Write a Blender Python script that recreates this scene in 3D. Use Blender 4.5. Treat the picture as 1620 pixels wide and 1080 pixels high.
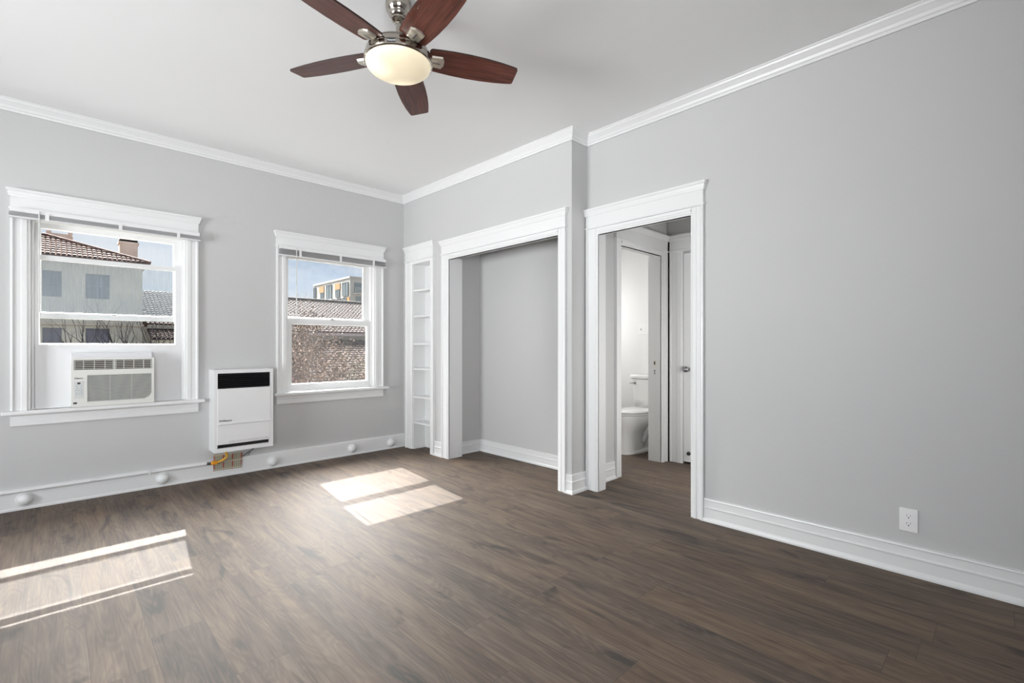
import bpy, bmesh, math, random
from mathutils import Vector, Matrix, noise
random.seed(7)
R = math.radians
scene = bpy.context.scene
for o in list(bpy.data.objects):
    bpy.data.objects.remove(o)
COL = scene.collection

# ------------------------------------------------------------------ camera
CAM_H = 1.15
F_PX, CX, CY = 752.5, 810.0, 548.0          # measured from a 1620 x 1080 frame
cam_d = bpy.data.cameras.new('camera')
cam = bpy.data.objects.new('camera', cam_d)
COL.objects.link(cam)
cam_d.sensor_fit = 'HORIZONTAL'
cam_d.sensor_width = 36.0
cam_d.lens = 36.0 * F_PX / 1620.0
cam_d.shift_x = 0.0
cam_d.shift_y = (CY - 540.0) / 1620.0
cam_d.clip_start = 0.02
cam_d.clip_end = 400
cam.location = (0, 0, CAM_H)
cam.rotation_euler = (R(90), 0, -R(43.97))
scene.camera = cam

# ------------------------------------------------------------------ world: daylight sky with an added glow round the sun
SUN_DIR = Vector((0.108, 1.0, 0.905)).normalized()      # towards the sun
world = bpy.data.worlds.new('sky')
scene.world = world
world.use_nodes = True
wt = world.node_tree
wt.nodes.clear()
wo = wt.nodes.new('ShaderNodeOutputWorld')
bg = wt.nodes.new('ShaderNodeBackground')
tc = wt.nodes.new('ShaderNodeTexCoord')
sep = wt.nodes.new('ShaderNodeSeparateXYZ')
wt.links.new(tc.outputs['Generated'], sep.inputs[0])
ramp = wt.nodes.new('ShaderNodeValToRGB')               # height in the sky -> blue
ramp.color_ramp.elements[0].position = 0.04
ramp.color_ramp.elements[0].color = (0.60, 0.645, 0.69, 1)
ramp.color_ramp.elements[1].position = 0.20
ramp.color_ramp.elements[1].color = (0.34, 0.455, 0.63, 1)
wt.links.new(sep.outputs['Z'], ramp.inputs[0])
mp = wt.nodes.new('ShaderNodeMapping')
mp.inputs['Scale'].default_value = (3.0, 3.0, 9.0)
wt.links.new(tc.outputs['Generated'], mp.inputs[0])
cn = wt.nodes.new('ShaderNodeTexNoise')
cn.inputs['Scale'].default_value = 1.6
cn.inputs['Detail'].default_value = 5
wt.links.new(mp.outputs[0], cn.inputs['Vector'])
cr = wt.nodes.new('ShaderNodeMapRange')
cr.inputs['From Min'].default_value = 0.42
cr.inputs['From Max'].default_value = 0.60
wt.links.new(cn.outputs['Fac'], cr.inputs['Value'])
cm = wt.nodes.new('ShaderNodeMixRGB')
cm.inputs[2].default_value = (0.60, 0.635, 0.68, 1)
wt.links.new(cr.outputs[0], cm.inputs[0])
wt.links.new(ramp.outputs[0], cm.inputs[1])
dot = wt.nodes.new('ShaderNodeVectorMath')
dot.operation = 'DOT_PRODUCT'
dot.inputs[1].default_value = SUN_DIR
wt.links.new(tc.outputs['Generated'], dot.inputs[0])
g1 = wt.nodes.new('ShaderNodeMapRange')                 # glow added about the sun to give the floor its sheen
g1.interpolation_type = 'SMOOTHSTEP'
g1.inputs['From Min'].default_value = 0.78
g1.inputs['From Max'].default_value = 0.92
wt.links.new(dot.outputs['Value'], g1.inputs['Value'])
g2 = wt.nodes.new('ShaderNodeMapRange')                 # ... faded out low down, clear of the window view
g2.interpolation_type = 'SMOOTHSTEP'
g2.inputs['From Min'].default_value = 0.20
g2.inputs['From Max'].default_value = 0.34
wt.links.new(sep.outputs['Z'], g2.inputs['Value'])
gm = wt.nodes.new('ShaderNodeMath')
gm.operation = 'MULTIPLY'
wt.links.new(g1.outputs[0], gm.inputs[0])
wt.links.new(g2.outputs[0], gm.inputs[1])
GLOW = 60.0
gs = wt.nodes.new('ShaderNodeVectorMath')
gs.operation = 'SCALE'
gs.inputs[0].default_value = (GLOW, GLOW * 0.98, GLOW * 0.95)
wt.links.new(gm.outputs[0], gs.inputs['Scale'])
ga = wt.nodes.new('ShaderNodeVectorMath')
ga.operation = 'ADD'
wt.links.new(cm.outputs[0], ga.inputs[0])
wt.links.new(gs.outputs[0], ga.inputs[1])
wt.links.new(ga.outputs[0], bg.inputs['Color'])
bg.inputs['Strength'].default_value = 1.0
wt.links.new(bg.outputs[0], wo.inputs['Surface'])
world.cycles.sampling_method = 'MANUAL'
world.cycles.sample_map_resolution = 1024

# ------------------------------------------------------------------ sun and added fill lamps
sd = bpy.data.lights.new('sun', 'SUN')
sd.energy = 7.8
sd.angle = R(0.25)
sd.color = (1.0, 0.96, 0.90)
so = bpy.data.objects.new('sun', sd)
COL.objects.link(so)
so.rotation_euler = (-SUN_DIR).to_track_quat('-Z', 'Y').to_euler()
so.location = (0, 12, 12)


def area(name, loc, target, sx, sy, power, color=(1, 1, 1)):
    d = bpy.data.lights.new(name, 'AREA')
    d.shape = 'RECTANGLE'
    d.size, d.size_y = sx, sy
    d.energy = power
    d.color = color
    o = bpy.data.objects.new(name, d)
    COL.objects.link(o)
    o.location = loc
    o.rotation_euler = (Vector(target) - Vector(loc)).to_track_quat('-Z', 'Y').to_euler()
    return o


# added fill lamps standing in for daylight: left, rear, hall and bathroom
area('fill_left', (-4.6, 2.75, 0.95), (0.0, 2.85, 1.35), 3.0, 1.8, 318, (0.95, 0.982, 1.0))  # added main fill, shines in through the unseen left opening
area('fill_rear', (-1.75, -3.6, 0.9), (0.6, 2.0, 2.0), 2.2, 1.6, 185, (0.97, 0.985, 1.0))  # added fill from behind the camera, through the unseen rear opening
area('fill_hall', (3.75, 0.79, 0.85), (3.8, 2.4, 0.6), 0.9, 1.2, 14, (1.0, 0.985, 0.96))  # added to brighten the hall, stands before a solid wall
area('fill_bathroom', (4.3, 4.02, 1.35), (4.5, 2.5, 0.8), 0.9, 1.2, 19, (1.0, 0.99, 0.97))  # added to brighten the bathroom, its wall has no opening

scene.view_settings.view_transform = 'Standard'
scene.view_settings.look = 'None'
scene.view_settings.gamma = 1.0
scene.view_settings.use_curve_mapping = False
scene.view_settings.exposure = 0.50
scene.cycles.use_denoising = True
scene.cycles.max_bounces = 12
scene.cycles.diffuse_bounces = 6
scene.cycles.transparent_max_bounces = 16
scene.cycles.sample_clamp_indirect = 6.0
scene.cycles.caustics_reflective = False
scene.cycles.caustics_refractive = False

# ================================================================== helpers


def new_mat(name):
    m = bpy.data.materials.new(name)
    m.use_nodes = True
    nt = m.node_tree
    b = nt.nodes['Principled BSDF']
    return m, nt, b


def srgb(r, g, b):
    def f(c):
        c /= 255.0
        return c / 12.92 if c <= 0.04045 else ((c + 0.055) / 1.055) ** 2.4
    return (f(r), f(g), f(b), 1)


def simple(name, col, rough=0.5, metal=0.0, bump=0.0, bscale=60.0, var=0.0, vscale=8.0, spec=0.5):
    m, nt, b = new_mat(name)
    b.inputs['Base Color'].default_value = col
    b.inputs['Roughness'].default_value = rough
    b.inputs['Metallic'].default_value = metal
    b.inputs['Specular IOR Level'].default_value = spec
    t = nt.nodes.new('ShaderNodeTexCoord')
    if bump > 0:
        n = nt.nodes.new('ShaderNodeTexNoise')
        n.inputs['Scale'].default_value = bscale
        n.inputs['Detail'].default_value = 4
        nt.links.new(t.outputs['Object'], n.inputs['Vector'])
        bp = nt.nodes.new('ShaderNodeBump')
        bp.inputs['Strength'].default_value = bump
        bp.inputs['Distance'].default_value = 0.01
        nt.links.new(n.outputs['Fac'], bp.inputs['Height'])
        nt.links.new(bp.outputs[0], b.inputs['Normal'])
    if var > 0:
        n2 = nt.nodes.new('ShaderNodeTexNoise')
        n2.inputs['Scale'].default_value = vscale
        n2.inputs['Detail'].default_value = 5
        nt.links.new(t.outputs['Object'], n2.inputs['Vector'])
        mx = nt.nodes.new('ShaderNodeMixRGB')
        mx.inputs[1].default_value = tuple(c * (1 - var) for c in col[:3]) + (1,)
        mx.inputs[2].default_value = tuple(min(1, c * (1 + var)) for c in col[:3]) + (1,)
        nt.links.new(n2.outputs['Fac'], mx.inputs[0])
        nt.links.new(mx.outputs[0], b.inputs['Base Color'])
    return m


def box(bm, x0, x1, y0, y1, z0, z1):
    x0, x1 = sorted((x0, x1)); y0, y1 = sorted((y0, y1)); z0, z1 = sorted((z0, z1))
    v = [bm.verts.new(p) for p in ((x0, y0, z0), (x1, y0, z0), (x1, y1, z0), (x0, y1, z0),
                                   (x0, y0, z1), (x1, y0, z1), (x1, y1, z1), (x0, y1, z1))]
    for f in ((3, 2, 1, 0), (4, 5, 6, 7), (0, 1, 5, 4), (1, 2, 6, 5), (2, 3, 7, 6), (3, 0, 4, 7)):
        bm.faces.new([v[i] for i in f])
    return v


def bbox(bm, x0, x1, y0, y1, z0, z1, r=0.004, seg=2):
    """box with rounded edges"""
    t = bmesh.new()
    box(t, x0, x1, y0, y1, z0, z1)
    bmesh.ops.bevel(t, geom=t.edges[:], offset=r, segments=seg, affect='EDGES', profile=0.5)
    merge(bm, t)


def merge(bm, t):
    me = bpy.data.meshes.new('tmp')
    t.to_mesh(me)
    t.free()
    bm.from_mesh(me)
    bpy.data.meshes.remove(me)


def loft(bm, rings, cap0=True, cap1=True, closed=False):
    """rings: lists of points, each a closed loop of the same length"""
    vs = [[bm.verts.new(p) for p in r] for r in rings]
    n = len(vs[0])
    k = len(vs)
    for i in range(k if closed else k - 1):
        a, b = vs[i], vs[(i + 1) % k]
        for j in range(n):
            bm.faces.new((a[j], a[(j + 1) % n], b[(j + 1) % n], b[j]))
    if not closed:
        if cap0:
            bm.faces.new(list(reversed(vs[0])))
        if cap1:
            bm.faces.new(vs[-1])


def run(bm, prof, p0, p1, nrm, m0=0.0, m1=0.0, up=(0, 0, 1)):
    """sweep a profile [(out, up)] from p0 to p1; m0/m1 shear the ends for mitres"""
    p0, p1, nrm, up = Vector(p0), Vector(p1), Vector(nrm), Vector(up)
    t = (p1 - p0).normalized()
    a = [p0 + nrm * d + up * z + t * (m0 * d) for d, z in prof]
    b = [p1 + nrm * d + up * z - t * (m1 * d) for d, z in prof]
    loft(bm, [a, b])


def prism(bm, pts, vec):
    vec = Vector(vec)
    loft(bm, [[Vector(p) for p in pts], [Vector(p) + vec for p in pts]])


def tube(bm, pts, rad, n=10, caps=True):
    pts = [Vector(p) for p in pts]
    rads = rad if isinstance(rad, (list, tuple)) else [rad] * len(pts)
    rings = []
    ref = None
    for i, p in enumerate(pts):
        if i == 0:
            t = pts[1] - pts[0]
        elif i == len(pts) - 1:
            t = pts[-1] - pts[-2]
        else:
            t = (pts[i + 1] - pts[i - 1])
        t.normalize()
        if ref is None:
            ref = Vector((0, 0, 1)) if abs(t.z) < 0.9 else Vector((1, 0, 0))
        u = t.cross(ref).normalized()
        v = t.cross(u).normalized()
        ref = -t.cross(u).cross(t).cross(t).normalized() if False else ref
        rings.append([p + (u * math.cos(a) + v * math.sin(a)) * rads[i]
                      for a in [2 * math.pi * k / n for k in range(n)]])
    loft(bm, rings, caps, caps)


def lathe(bm, prof, c, n=40, axis='z', cap=True):
    """prof: [(r, h)], turned about an axis through c"""
    c = Vector(c)
    rings = []
    for r, h in prof:
        r = max(r, 1e-4)
        ring = []
        for k in range(n):
            a = 2 * math.pi * k / n
            x, y = r * math.cos(a), r * math.sin(a)
            if axis == 'z':
                p = Vector((x, y, h))
            elif axis == 'y':
                p = Vector((x, h, y))
            else:
                p = Vector((h, x, y))
            ring.append(c + p)
        rings.append(ring)
    loft(bm, rings, cap, cap)


def obj(name, bm, mat, parent=None, smooth=False, label=None):
    """bm is in world coordinates; a child's mesh is stored relative to its thing's base"""
    bmesh.ops.recalc_face_normals(bm, faces=bm.faces[:])
    off = Vector((0, 0, 0))
    q = parent
    while q is not None:
        off += q.location
        q = q.parent
    me = bpy.data.meshes.new(name)
    bm.transform(Matrix.Translation(-off))
    bm.to_mesh(me)
    bm.free()
    o = bpy.data.objects.new(name, me)
    COL.objects.link(o)
    if mat:
        me.materials.append(mat)
    if smooth:
        me.polygons.foreach_set('use_smooth', [True] * len(me.polygons))
        me.set_sharp_from_angle(angle=R(smooth if smooth is not True else 40))
    if parent:
        o.parent = parent
    if label:
        o['label'] = label
    return o


def thing(name, label, cat, loc=(0, 0, 0), group=None, kind=None):
    o = bpy.data.objects.new(name, None)
    o.empty_display_size = 0.1
    COL.objects.link(o)
    o.location = loc
    return tag(o, label, cat, group, kind)


def tag(o, label, cat, group=None, kind=None):
    o['label'] = label
    o['category'] = cat
    if group:
        o['group'] = group
    if kind:
        o['kind'] = kind
    return o


def struct(name, bm, mat, label, cat, smooth=False):
    return tag(obj(name, bm, mat, None, smooth), label, cat, None, 'structure')


def slab(bm, axis, w0, w1, us, zs, holes):
    """wall slab with rectangular holes. axis 'y': spans x(u), z; thickness w0..w1 along y"""
    U = sorted(set(list(us) + [h[0] for h in holes] + [h[1] for h in holes]))
    Z = sorted(set(list(zs) + [h[2] for h in holes] + [h[3] for h in holes]))

    def solid(i, j):
        if i < 0 or j < 0 or i >= len(U) - 1 or j >= len(Z) - 1:
            return False
        u, z = (U[i] + U[i + 1]) / 2, (Z[j] + Z[j + 1]) / 2
        return not any(h[0] < u < h[1] and h[2] < z < h[3] for h in holes)

    cache = {}

    def V(u, w, z):
        k = (round(u, 5), round(w, 5), round(z, 5))
        if k not in cache:
            cache[k] = bm.verts.new((u, w, z) if axis == 'y' else (w, u, z))
        return cache[k]
    for i in range(len(U) - 1):
        for j in range(len(Z) - 1):
            if not solid(i, j):
                continue
            a, b, c, d = U[i], U[i + 1], Z[j], Z[j + 1]
            for w in (w0, w1):
                bm.faces.new((V(a, w, c), V(b, w, c), V(b, w, d), V(a, w, d)))
            for (ii, jj, p, q) in ((i - 1, j, (a, c), (a, d)), (i + 1, j, (b, c), (b, d)),
                                   (i, j - 1, (a, c), (b, c)), (i, j + 1, (a, d), (b, d))):
                if not solid(ii, jj):
                    bm.faces.new((V(p[0], w0, p[1]), V(q[0], w0, q[1]), V(q[0], w1, q[1]), V(p[0], w1, p[1])))


def text_mesh(body, size, mat, name, parent, origin, right, up, depth=0.0008, bold=False, label=None, width=None):
    cu = bpy.data.curves.new('txt', 'FONT')
    cu.body = body
    cu.size = size
    cu.extrude = depth
    if bold:
        cu.offset = size * 0.018
    t = bpy.data.objects.new('txt', cu)
    COL.objects.link(t)
    dg = bpy.context.evaluated_depsgraph_get()
    dg.update()
    me = bpy.data.meshes.new_from_object(t.evaluated_get(dg))
    bpy.data.objects.remove(t)
    r, u = Vector(right).normalized(), Vector(up).normalized()
    n = r.cross(u)
    bm = bmesh.new()
    bm.from_mesh(me)
    bpy.data.meshes.remove(me)
    xs = [v.co.x for v in bm.verts]
    sc = 1.0
    if width:
        sc = width / (max(xs) - min(xs))
    for v in bm.verts:
        p = v.co.copy()
        v.co = Vector(origin) + r * (p.x * sc) + u * p.y + n * p.z
    return obj(name, bm, mat, parent, label=label)


# ================================================================== materials
M = {}
M['wall'] = simple('wall_paint', (0.525, 0.527, 0.525, 1), 0.55, bump=0.12, bscale=22, var=0.012, vscale=3, spec=0.3)
M['white_wall'] = simple('white_wall_paint', (0.78, 0.78, 0.775, 1), 0.5, bump=0.06, bscale=30, spec=0.3)
M['ceiling'] = simple('ceiling_paint', (0.88, 0.885, 0.885, 1), 0.7, bump=0.10, bscale=14, var=0.01, vscale=2, spec=0.2)
M['trim'] = simple('trim_paint', (0.74, 0.745, 0.745, 1), 0.32, bump=0.03, bscale=25, spec=0.45)
M['shade_white'] = simple('blind_vinyl', (0.74, 0.74, 0.745, 1), 0.4)
M['slat_shaded'] = simple('shaded_blind_slats', (0.66, 0.665, 0.675, 1), 0.35)  # slats and bottom rail greyed: underside shade put into the colour
M['cord'] = simple('wand_plastic', (0.62, 0.62, 0.60, 1), 0.3)
M['plastic'] = simple('appliance_plastic', (0.70, 0.70, 0.67, 1), 0.4)
M['plastic_grey'] = simple('grille_plastic', (0.50, 0.51, 0.48, 1), 0.45)
M['panel_board'] = simple('painted_board', (0.74, 0.745, 0.755, 1), 0.4, bump=0.05, bscale=12)
M['foam'] = simple('filler_strip', (0.60, 0.60, 0.63, 1), 0.6)
M['cavity_brown'] = simple('dusty_brown_cavity', (0.06, 0.045, 0.03, 1), 0.7, var=0.5, vscale=30)
M['dark'] = simple('dark_cavity', (0.012, 0.012, 0.012, 1), 0.5)
M['black'] = simple('black_enamel', (0.010, 0.010, 0.011, 1), 0.28)
M['ink'] = simple('dark_ink', (0.03, 0.03, 0.035, 1), 0.5)
M['grey_ink'] = simple('grey_print', (0.50, 0.50, 0.50, 1), 0.5)
M['enamel'] = simple('white_enamel', (0.76, 0.765, 0.77, 1), 0.28, bump=0.02, bscale=40)
M['nickel'] = simple('brushed_nickel', (0.46, 0.425, 0.38, 1), 0.15, 1.0)
M['clip'] = simple('nickel_bracket', (0.72, 0.68, 0.60, 1), 0.32, 0.85)
M['steel'] = simple('dull_steel', (0.30, 0.30, 0.31, 1), 0.35, 1.0)
M['porcelain'] = simple('porcelain', (0.80, 0.80, 0.79, 1), 0.12)
M['brass'] = simple('yellow_gas_connector', (0.75, 0.42, 0.05, 1), 0.4, 0.0)
M['valve'] = simple('orange_valve', (0.80, 0.33, 0.02, 1), 0.4, 0.2)
M['cable'] = simple('grey_cable', (0.16, 0.16, 0.17, 1), 0.5)
M['plate'] = simple('outlet_plastic', (0.80, 0.80, 0.80, 1), 0.3)


def wood_floor():
    m, nt, b = new_mat('plank_floor')
    L, N = nt.links, nt.nodes

    def math_(op, a, b_=None, c=None):
        n = N.new('ShaderNodeMath')
        n.operation = op
        for i, v in enumerate((a, b_, c)):
            if v is None:
                continue
            if isinstance(v, (int, float)):
                n.inputs[i].default_value = v
            else:
                L.new(v, n.inputs[i])
        return n.outputs[0]
    t = N.new('ShaderNodeTexCoord')
    s = N.new('ShaderNodeSeparateXYZ')
    L.new(t.outputs['Object'], s.inputs[0])
    W, LEN = 0.182, 1.22
    u = math_('DIVIDE', math_('SUBTRACT', s.outputs['X'], 0.095), W)
    col = math_('FLOOR', u)
    fu = math_('FRACT', u)
    wn = N.new('ShaderNodeTexWhiteNoise')
    wn.noise_dimensions = '1D'
    L.new(col, wn.inputs['W'])
    v = math_('ADD', math_('DIVIDE', s.outputs['Y'], LEN), math_('MULTIPLY', wn.outputs['Value'], 7.31))
    row = math_('FLOOR', v)
    fv = math_('FRACT', v)
    cb = N.new('ShaderNodeCombineXYZ')
    L.new(col, cb.inputs[0])
    L.new(row, cb.inputs[1])
    wn2 = N.new('ShaderNodeTexWhiteNoise')
    wn2.noise_dimensions = '3D'
    L.new(cb.outputs[0], wn2.inputs['Vector'])
    pid = wn2.outputs['Value']
    # grain coordinates, shifted per plank
    gc = N.new('ShaderNodeCombineXYZ')
    L.new(math_('ADD', s.outputs['X'], math_('MULTIPLY', pid, 37.0)), gc.inputs[0])
    L.new(math_('ADD', s.outputs['Y'], math_('MULTIPLY', pid, 91.0)), gc.inputs[1])
    L.new(math_('MULTIPLY', pid, 13.0), gc.inputs[2])

    def noise_(scale, sx, sy, detail, rough=0.55, dist=0.0):
        mp_ = N.new('ShaderNodeMapping')
        mp_.inputs['Scale'].default_value = (sx, sy, 1)
        L.new(gc.outputs[0], mp_.inputs[0])
        n = N.new('ShaderNodeTexNoise')
        n.inputs['Scale'].default_value = scale
        n.inputs['Detail'].default_value = detail
        n.inputs['Roughness'].default_value = rough
        n.inputs['Distortion'].default_value = dist
        L.new(mp_.outputs[0], n.inputs['Vector'])
        return n.outputs['Fac']
    broad = noise_(1.0, 9.0, 1.3, 4, 0.6, 0.6)          # dark streaks and knots
    fine = noise_(1.0, 120.0, 4.0, 4, 0.6, 0.3)         # pores
    # cathedral figure: rings of a warped long field
    field = noise_(1.0, 5.5, 0.75, 2, 0.4, 0.4)
    rings = math_('SINE', math_('MULTIPLY', field, 95.0))
    mid = noise_(1.0, 30.0, 2.0, 3, 0.55, 0.4)
    cr_ = N.new('ShaderNodeValToRGB')
    e = cr_.color_ramp.elements
    e[0].position, e[0].color = 0.35, (0.0210, 0.0143, 0.0103, 1)
    e[1].position, e[1].color = 0.70, (0.158, 0.114, 0.082, 1)
    x = cr_.color_ramp.elements.new(0.50)
    x.color = (0.078, 0.053, 0.037, 1)
    a = math_('MULTIPLY_ADD', broad, 0.46, math_('MULTIPLY', mid, 0.30))
    a = math_('MULTIPLY_ADD', fine, 0.30, a)
    lines = math_('MULTIPLY', math_('POWER', math_('ABSOLUTE', rings), 3.0), math_('GREATER_THAN', fine, 0.42))
    a = math_('MULTIPLY_ADD', lines, 0.06, a)
    knot = noise_(1.0, 6.5, 2.2, 3, 0.5, 1.2)
    km = N.new('ShaderNodeMapRange')
    km.inputs['From Min'].default_value = 0.60
    km.inputs['From Max'].default_value = 0.74
    L.new(knot, km.inputs['Value'])
    a = math_('MULTIPLY_ADD', km.outputs[0], -0.20, a)
    a = math_('ADD', a, math_('MULTIPLY_ADD', pid, 0.035, -0.035))
    L.new(a, cr_.inputs[0])
    hs = N.new('ShaderNodeHueSaturation')
    L.new(math_('MULTIPLY_ADD', wn2.outputs['Color'], 0.0, 0.5), hs.inputs['Hue'])
    L.new(math_('MULTIPLY_ADD', pid, 0.22, 1.02), hs.inputs['Saturation'])
    L.new(math_('MULTIPLY_ADD', wn.outputs['Value'], 0.10, 0.95), hs.inputs['Value'])
    L.new(cr_.outputs[0], hs.inputs['Color'])
    # seams between planks
    eu = math_('MINIMUM', fu, math_('SUBTRACT', 1.0, fu))
    ev = math_('MINIMUM', fv, math_('SUBTRACT', 1.0, fv))
    su = math_('LESS_THAN', eu, 0.0075)
    sv = math_('LESS_THAN', ev, 0.0012)
    seam = math_('MAXIMUM', su, sv)
    mx = N.new('ShaderNodeMixRGB')
    mx.inputs[2].default_value = (0.03, 0.022, 0.016, 1)
    L.new(math_('MULTIPLY', seam, 0.65), mx.inputs[0])
    L.new(hs.outputs[0], mx.inputs[1])
    L.new(mx.outputs[0], b.inputs['Base Color'])
    rg = math_('MULTIPLY_ADD', fine, 0.10, FLOOR_ROUGH - 0.05)
    L.new(rg, b.inputs['Roughness'])
    b.inputs['Specular IOR Level'].default_value = FLOOR_SPEC
    bp = N.new('ShaderNodeBump')
    bp.inputs['Strength'].default_value = 0.25
    bp.inputs['Distance'].default_value = 0.002
    h = math_('SUBTRACT', math_('MULTIPLY_ADD', rings, 0.12, math_('MULTIPLY', fine, 0.8)), math_('MULTIPLY', seam, 1.2))
    L.new(h, bp.inputs['Height'])
    L.new(bp.outputs[0], b.inputs['Normal'])
    return m


FLOOR_ROUGH, FLOOR_SPEC = 0.70, 0.80
M['floor'] = wood_floor()


def blade_wood():
    m, nt, b = new_mat('cherry_blade')
    L, N = nt.links, nt.nodes
    t = N.new('ShaderNodeTexCoord')
    mp_ = N.new('ShaderNodeMapping')
    mp_.inputs['Scale'].default_value = (5, 70, 5)
    L.new(t.outputs['Object'], mp_.inputs[0])
    n = N.new('ShaderNodeTexNoise')
    n.inputs['Scale'].default_value = 1.0
    n.inputs['Detail'].default_value = 5
    n.inputs['Distortion'].default_value = 0.5
    L.new(mp_.outputs[0], n.inputs['Vector'])
    r = N.new('ShaderNodeValToRGB')
    r.color_ramp.elements[0].position = 0.3
    r.color_ramp.elements[0].color = (0.060, 0.017, 0.012, 1)
    r.color_ramp.elements[1].position = 0.75
    r.color_ramp.elements[1].color = (0.190, 0.058, 0.038, 1)
    L.new(n.outputs['Fac'], r.inputs[0])
    L.new(r.outputs[0], b.inputs['Base Color'])
    b.inputs['Roughness'].default_value = 0.32
    return m


M['blade'] = blade_wood()
M['blade_edge'] = simple('dark_blade_edge', (0.02, 0.008, 0.006, 1), 0.4)


def glass(name, dirt=0.0, streak=True, tint=(0.07, 0.078, 0.083, 1), below=None):
    m = bpy.data.materials.new(name)
    m.use_nodes = True
    nt = m.node_tree
    nt.nodes.clear()
    L, N = nt.links, nt.nodes
    out = N.new('ShaderNodeOutputMaterial')
    tr = N.new('ShaderNodeBsdfTransparent')
    tr.inputs[0].default_value = (0.98, 0.985, 0.985, 1)
    gl = N.new('ShaderNodeBsdfGlossy')
    gl.inputs['Roughness'].default_value = 0.12
    mx = N.new('ShaderNodeMixShader')
    mx.inputs[0].default_value = 0.02
    L.new(tr.outputs[0], mx.inputs[1])
    L.new(gl.outputs[0], mx.inputs[2])
    res = mx.outputs[0]
    if dirt > 0:
        df = N.new('ShaderNodeBsdfTranslucent')
        df.inputs[0].default_value = tint
        d2 = N.new('ShaderNodeBsdfDiffuse')
        d2.inputs[0].default_value = tint
        dm = N.new('ShaderNodeMixShader')
        dm.inputs[0].default_value = 0.5
        L.new(df.outputs[0], dm.inputs[1])
        L.new(d2.outputs[0], dm.inputs[2])
        t = N.new('ShaderNodeTexCoord')
        mp_ = N.new('ShaderNodeMapping')
        mp_.inputs['Scale'].default_value = (70, 1, 5) if streak else (14, 1, 14)
        L.new(t.outputs['Object'], mp_.inputs[0])
        n = N.new('ShaderNodeTexNoise')
        n.inputs['Scale'].default_value = 1.0
        n.inputs['Detail'].default_value = 4
        L.new(mp_.outputs[0], n.inputs['Vector'])
        rr = N.new('ShaderNodeMapRange')
        rr.inputs['From Min'].default_value = 0.3
        rr.inputs['From Max'].default_value = 0.7
        rr.inputs['To Min'].default_value = dirt * 0.75
        rr.inputs['To Max'].default_value = min(1, dirt * 1.25)
        L.new(n.outputs['Fac'], rr.inputs['Value'])
        fac = rr.outputs[0]
        if below is not None:                           # the film of grime ends at a height of its own
            sz = N.new('ShaderNodeSeparateXYZ')
            L.new(t.outputs['Object'], sz.inputs[0])
            lt = N.new('ShaderNodeMapRange')
            lt.inputs['From Min'].default_value = below - 0.004
            lt.inputs['From Max'].default_value = below + 0.004
            lt.inputs['To Min'].default_value = 1.0
            lt.inputs['To Max'].default_value = 0.12
            L.new(sz.outputs['Z'], lt.inputs['Value'])
            mm = N.new('ShaderNodeMath')
            mm.operation = 'MULTIPLY'
            L.new(fac, mm.inputs[0])
            L.new(lt.outputs[0], mm.inputs[1])
            fac = mm.outputs[0]
        m2 = N.new('ShaderNodeMixShader')
        L.new(fac, m2.inputs[0])
        L.new(res, m2.inputs[1])
        L.new(dm.outputs[0], m2.inputs[2])
        res = m2.outputs[0]
    L.new(res, out.inputs['Surface'])
    return m


M['glass'] = glass('clear_pane')
M['glass_dirty'] = glass('dusty_streaked_pane', 0.26, tint=(0.062, 0.072, 0.080, 1), below=1.095)
M['glass_lower'] = glass('dusty_lower_pane', 0.13, False, tint=(0.05, 0.05, 0.052, 1))
M['glass_dusty'] = glass('dusty_pane', 0.075, False)

# ================================================================== the room
XR, XS, YB, YE = 3.112, 2.918, 4.828, 2.352     # right wall, closet wall, window wall, return of the closet wall
ZC = 2.842
YBO = 5.095                                     # outer face of the window wall
XL, YF = -2.72, -1.62                           # unseen left and rear walls


def dz(y):
    return 0.0115 * max(0.0, y - 2.3)           # the old ceiling climbs a little towards the windows


bm = bmesh.new()
box(bm, XL - 0.2, 5.3, YF - 0.2, YBO, -0.12, 0.0)
struct('floor', bm, M['floor'], 'brown wood plank floor running through the room, hall and bathroom', 'floor')

bm = bmesh.new()
sec = [(YF - 0.2, 0), (2.3, 0), (YBO, dz(YBO))]
loft(bm, [[(XL - 0.2, y, ZC + d), (3.42, y, ZC + d), (3.42, y, 3.05), (XL - 0.2, y, 3.05)] for y, d in sec])
struct('ceiling', bm, M['ceiling'], 'white painted plaster ceiling above the fan', 'ceiling')

W1 = (-0.130, 0.814, 0.66, 2.095)
W2 = (1.618, 2.552, 0.66, 2.095)
bm = bmesh.new()
slab(bm, 'y', YB, YB + 0.155, (XL - 0.2, 3.42), (0, 2.95), [W1, W2])
slab(bm, 'y', YB + 0.155, YBO, (XL - 0.2, 3.42), (0, 2.95), [(w[0] - 0.06, w[1] + 0.09, w[2], w[3]) for w in (W1, W2)])
struct('wall_back', bm, M['wall'], 'grey painted wall holding the two sash windows and the heater', 'wall')

DOOR = (1.475, 2.236, -0.01, 2.05)
bm = bmesh.new()
slab(bm, 'x', XR, XR + 0.10, (YF, YE + 0.02), (0, 2.95), [(DOOR[0] - 0.02, DOOR[1] + 0.02, 0, 2.075)])
struct('wall_right', bm, M['wall'], 'grey painted right wall with the hall doorway and a wall outlet', 'wall')

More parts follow.
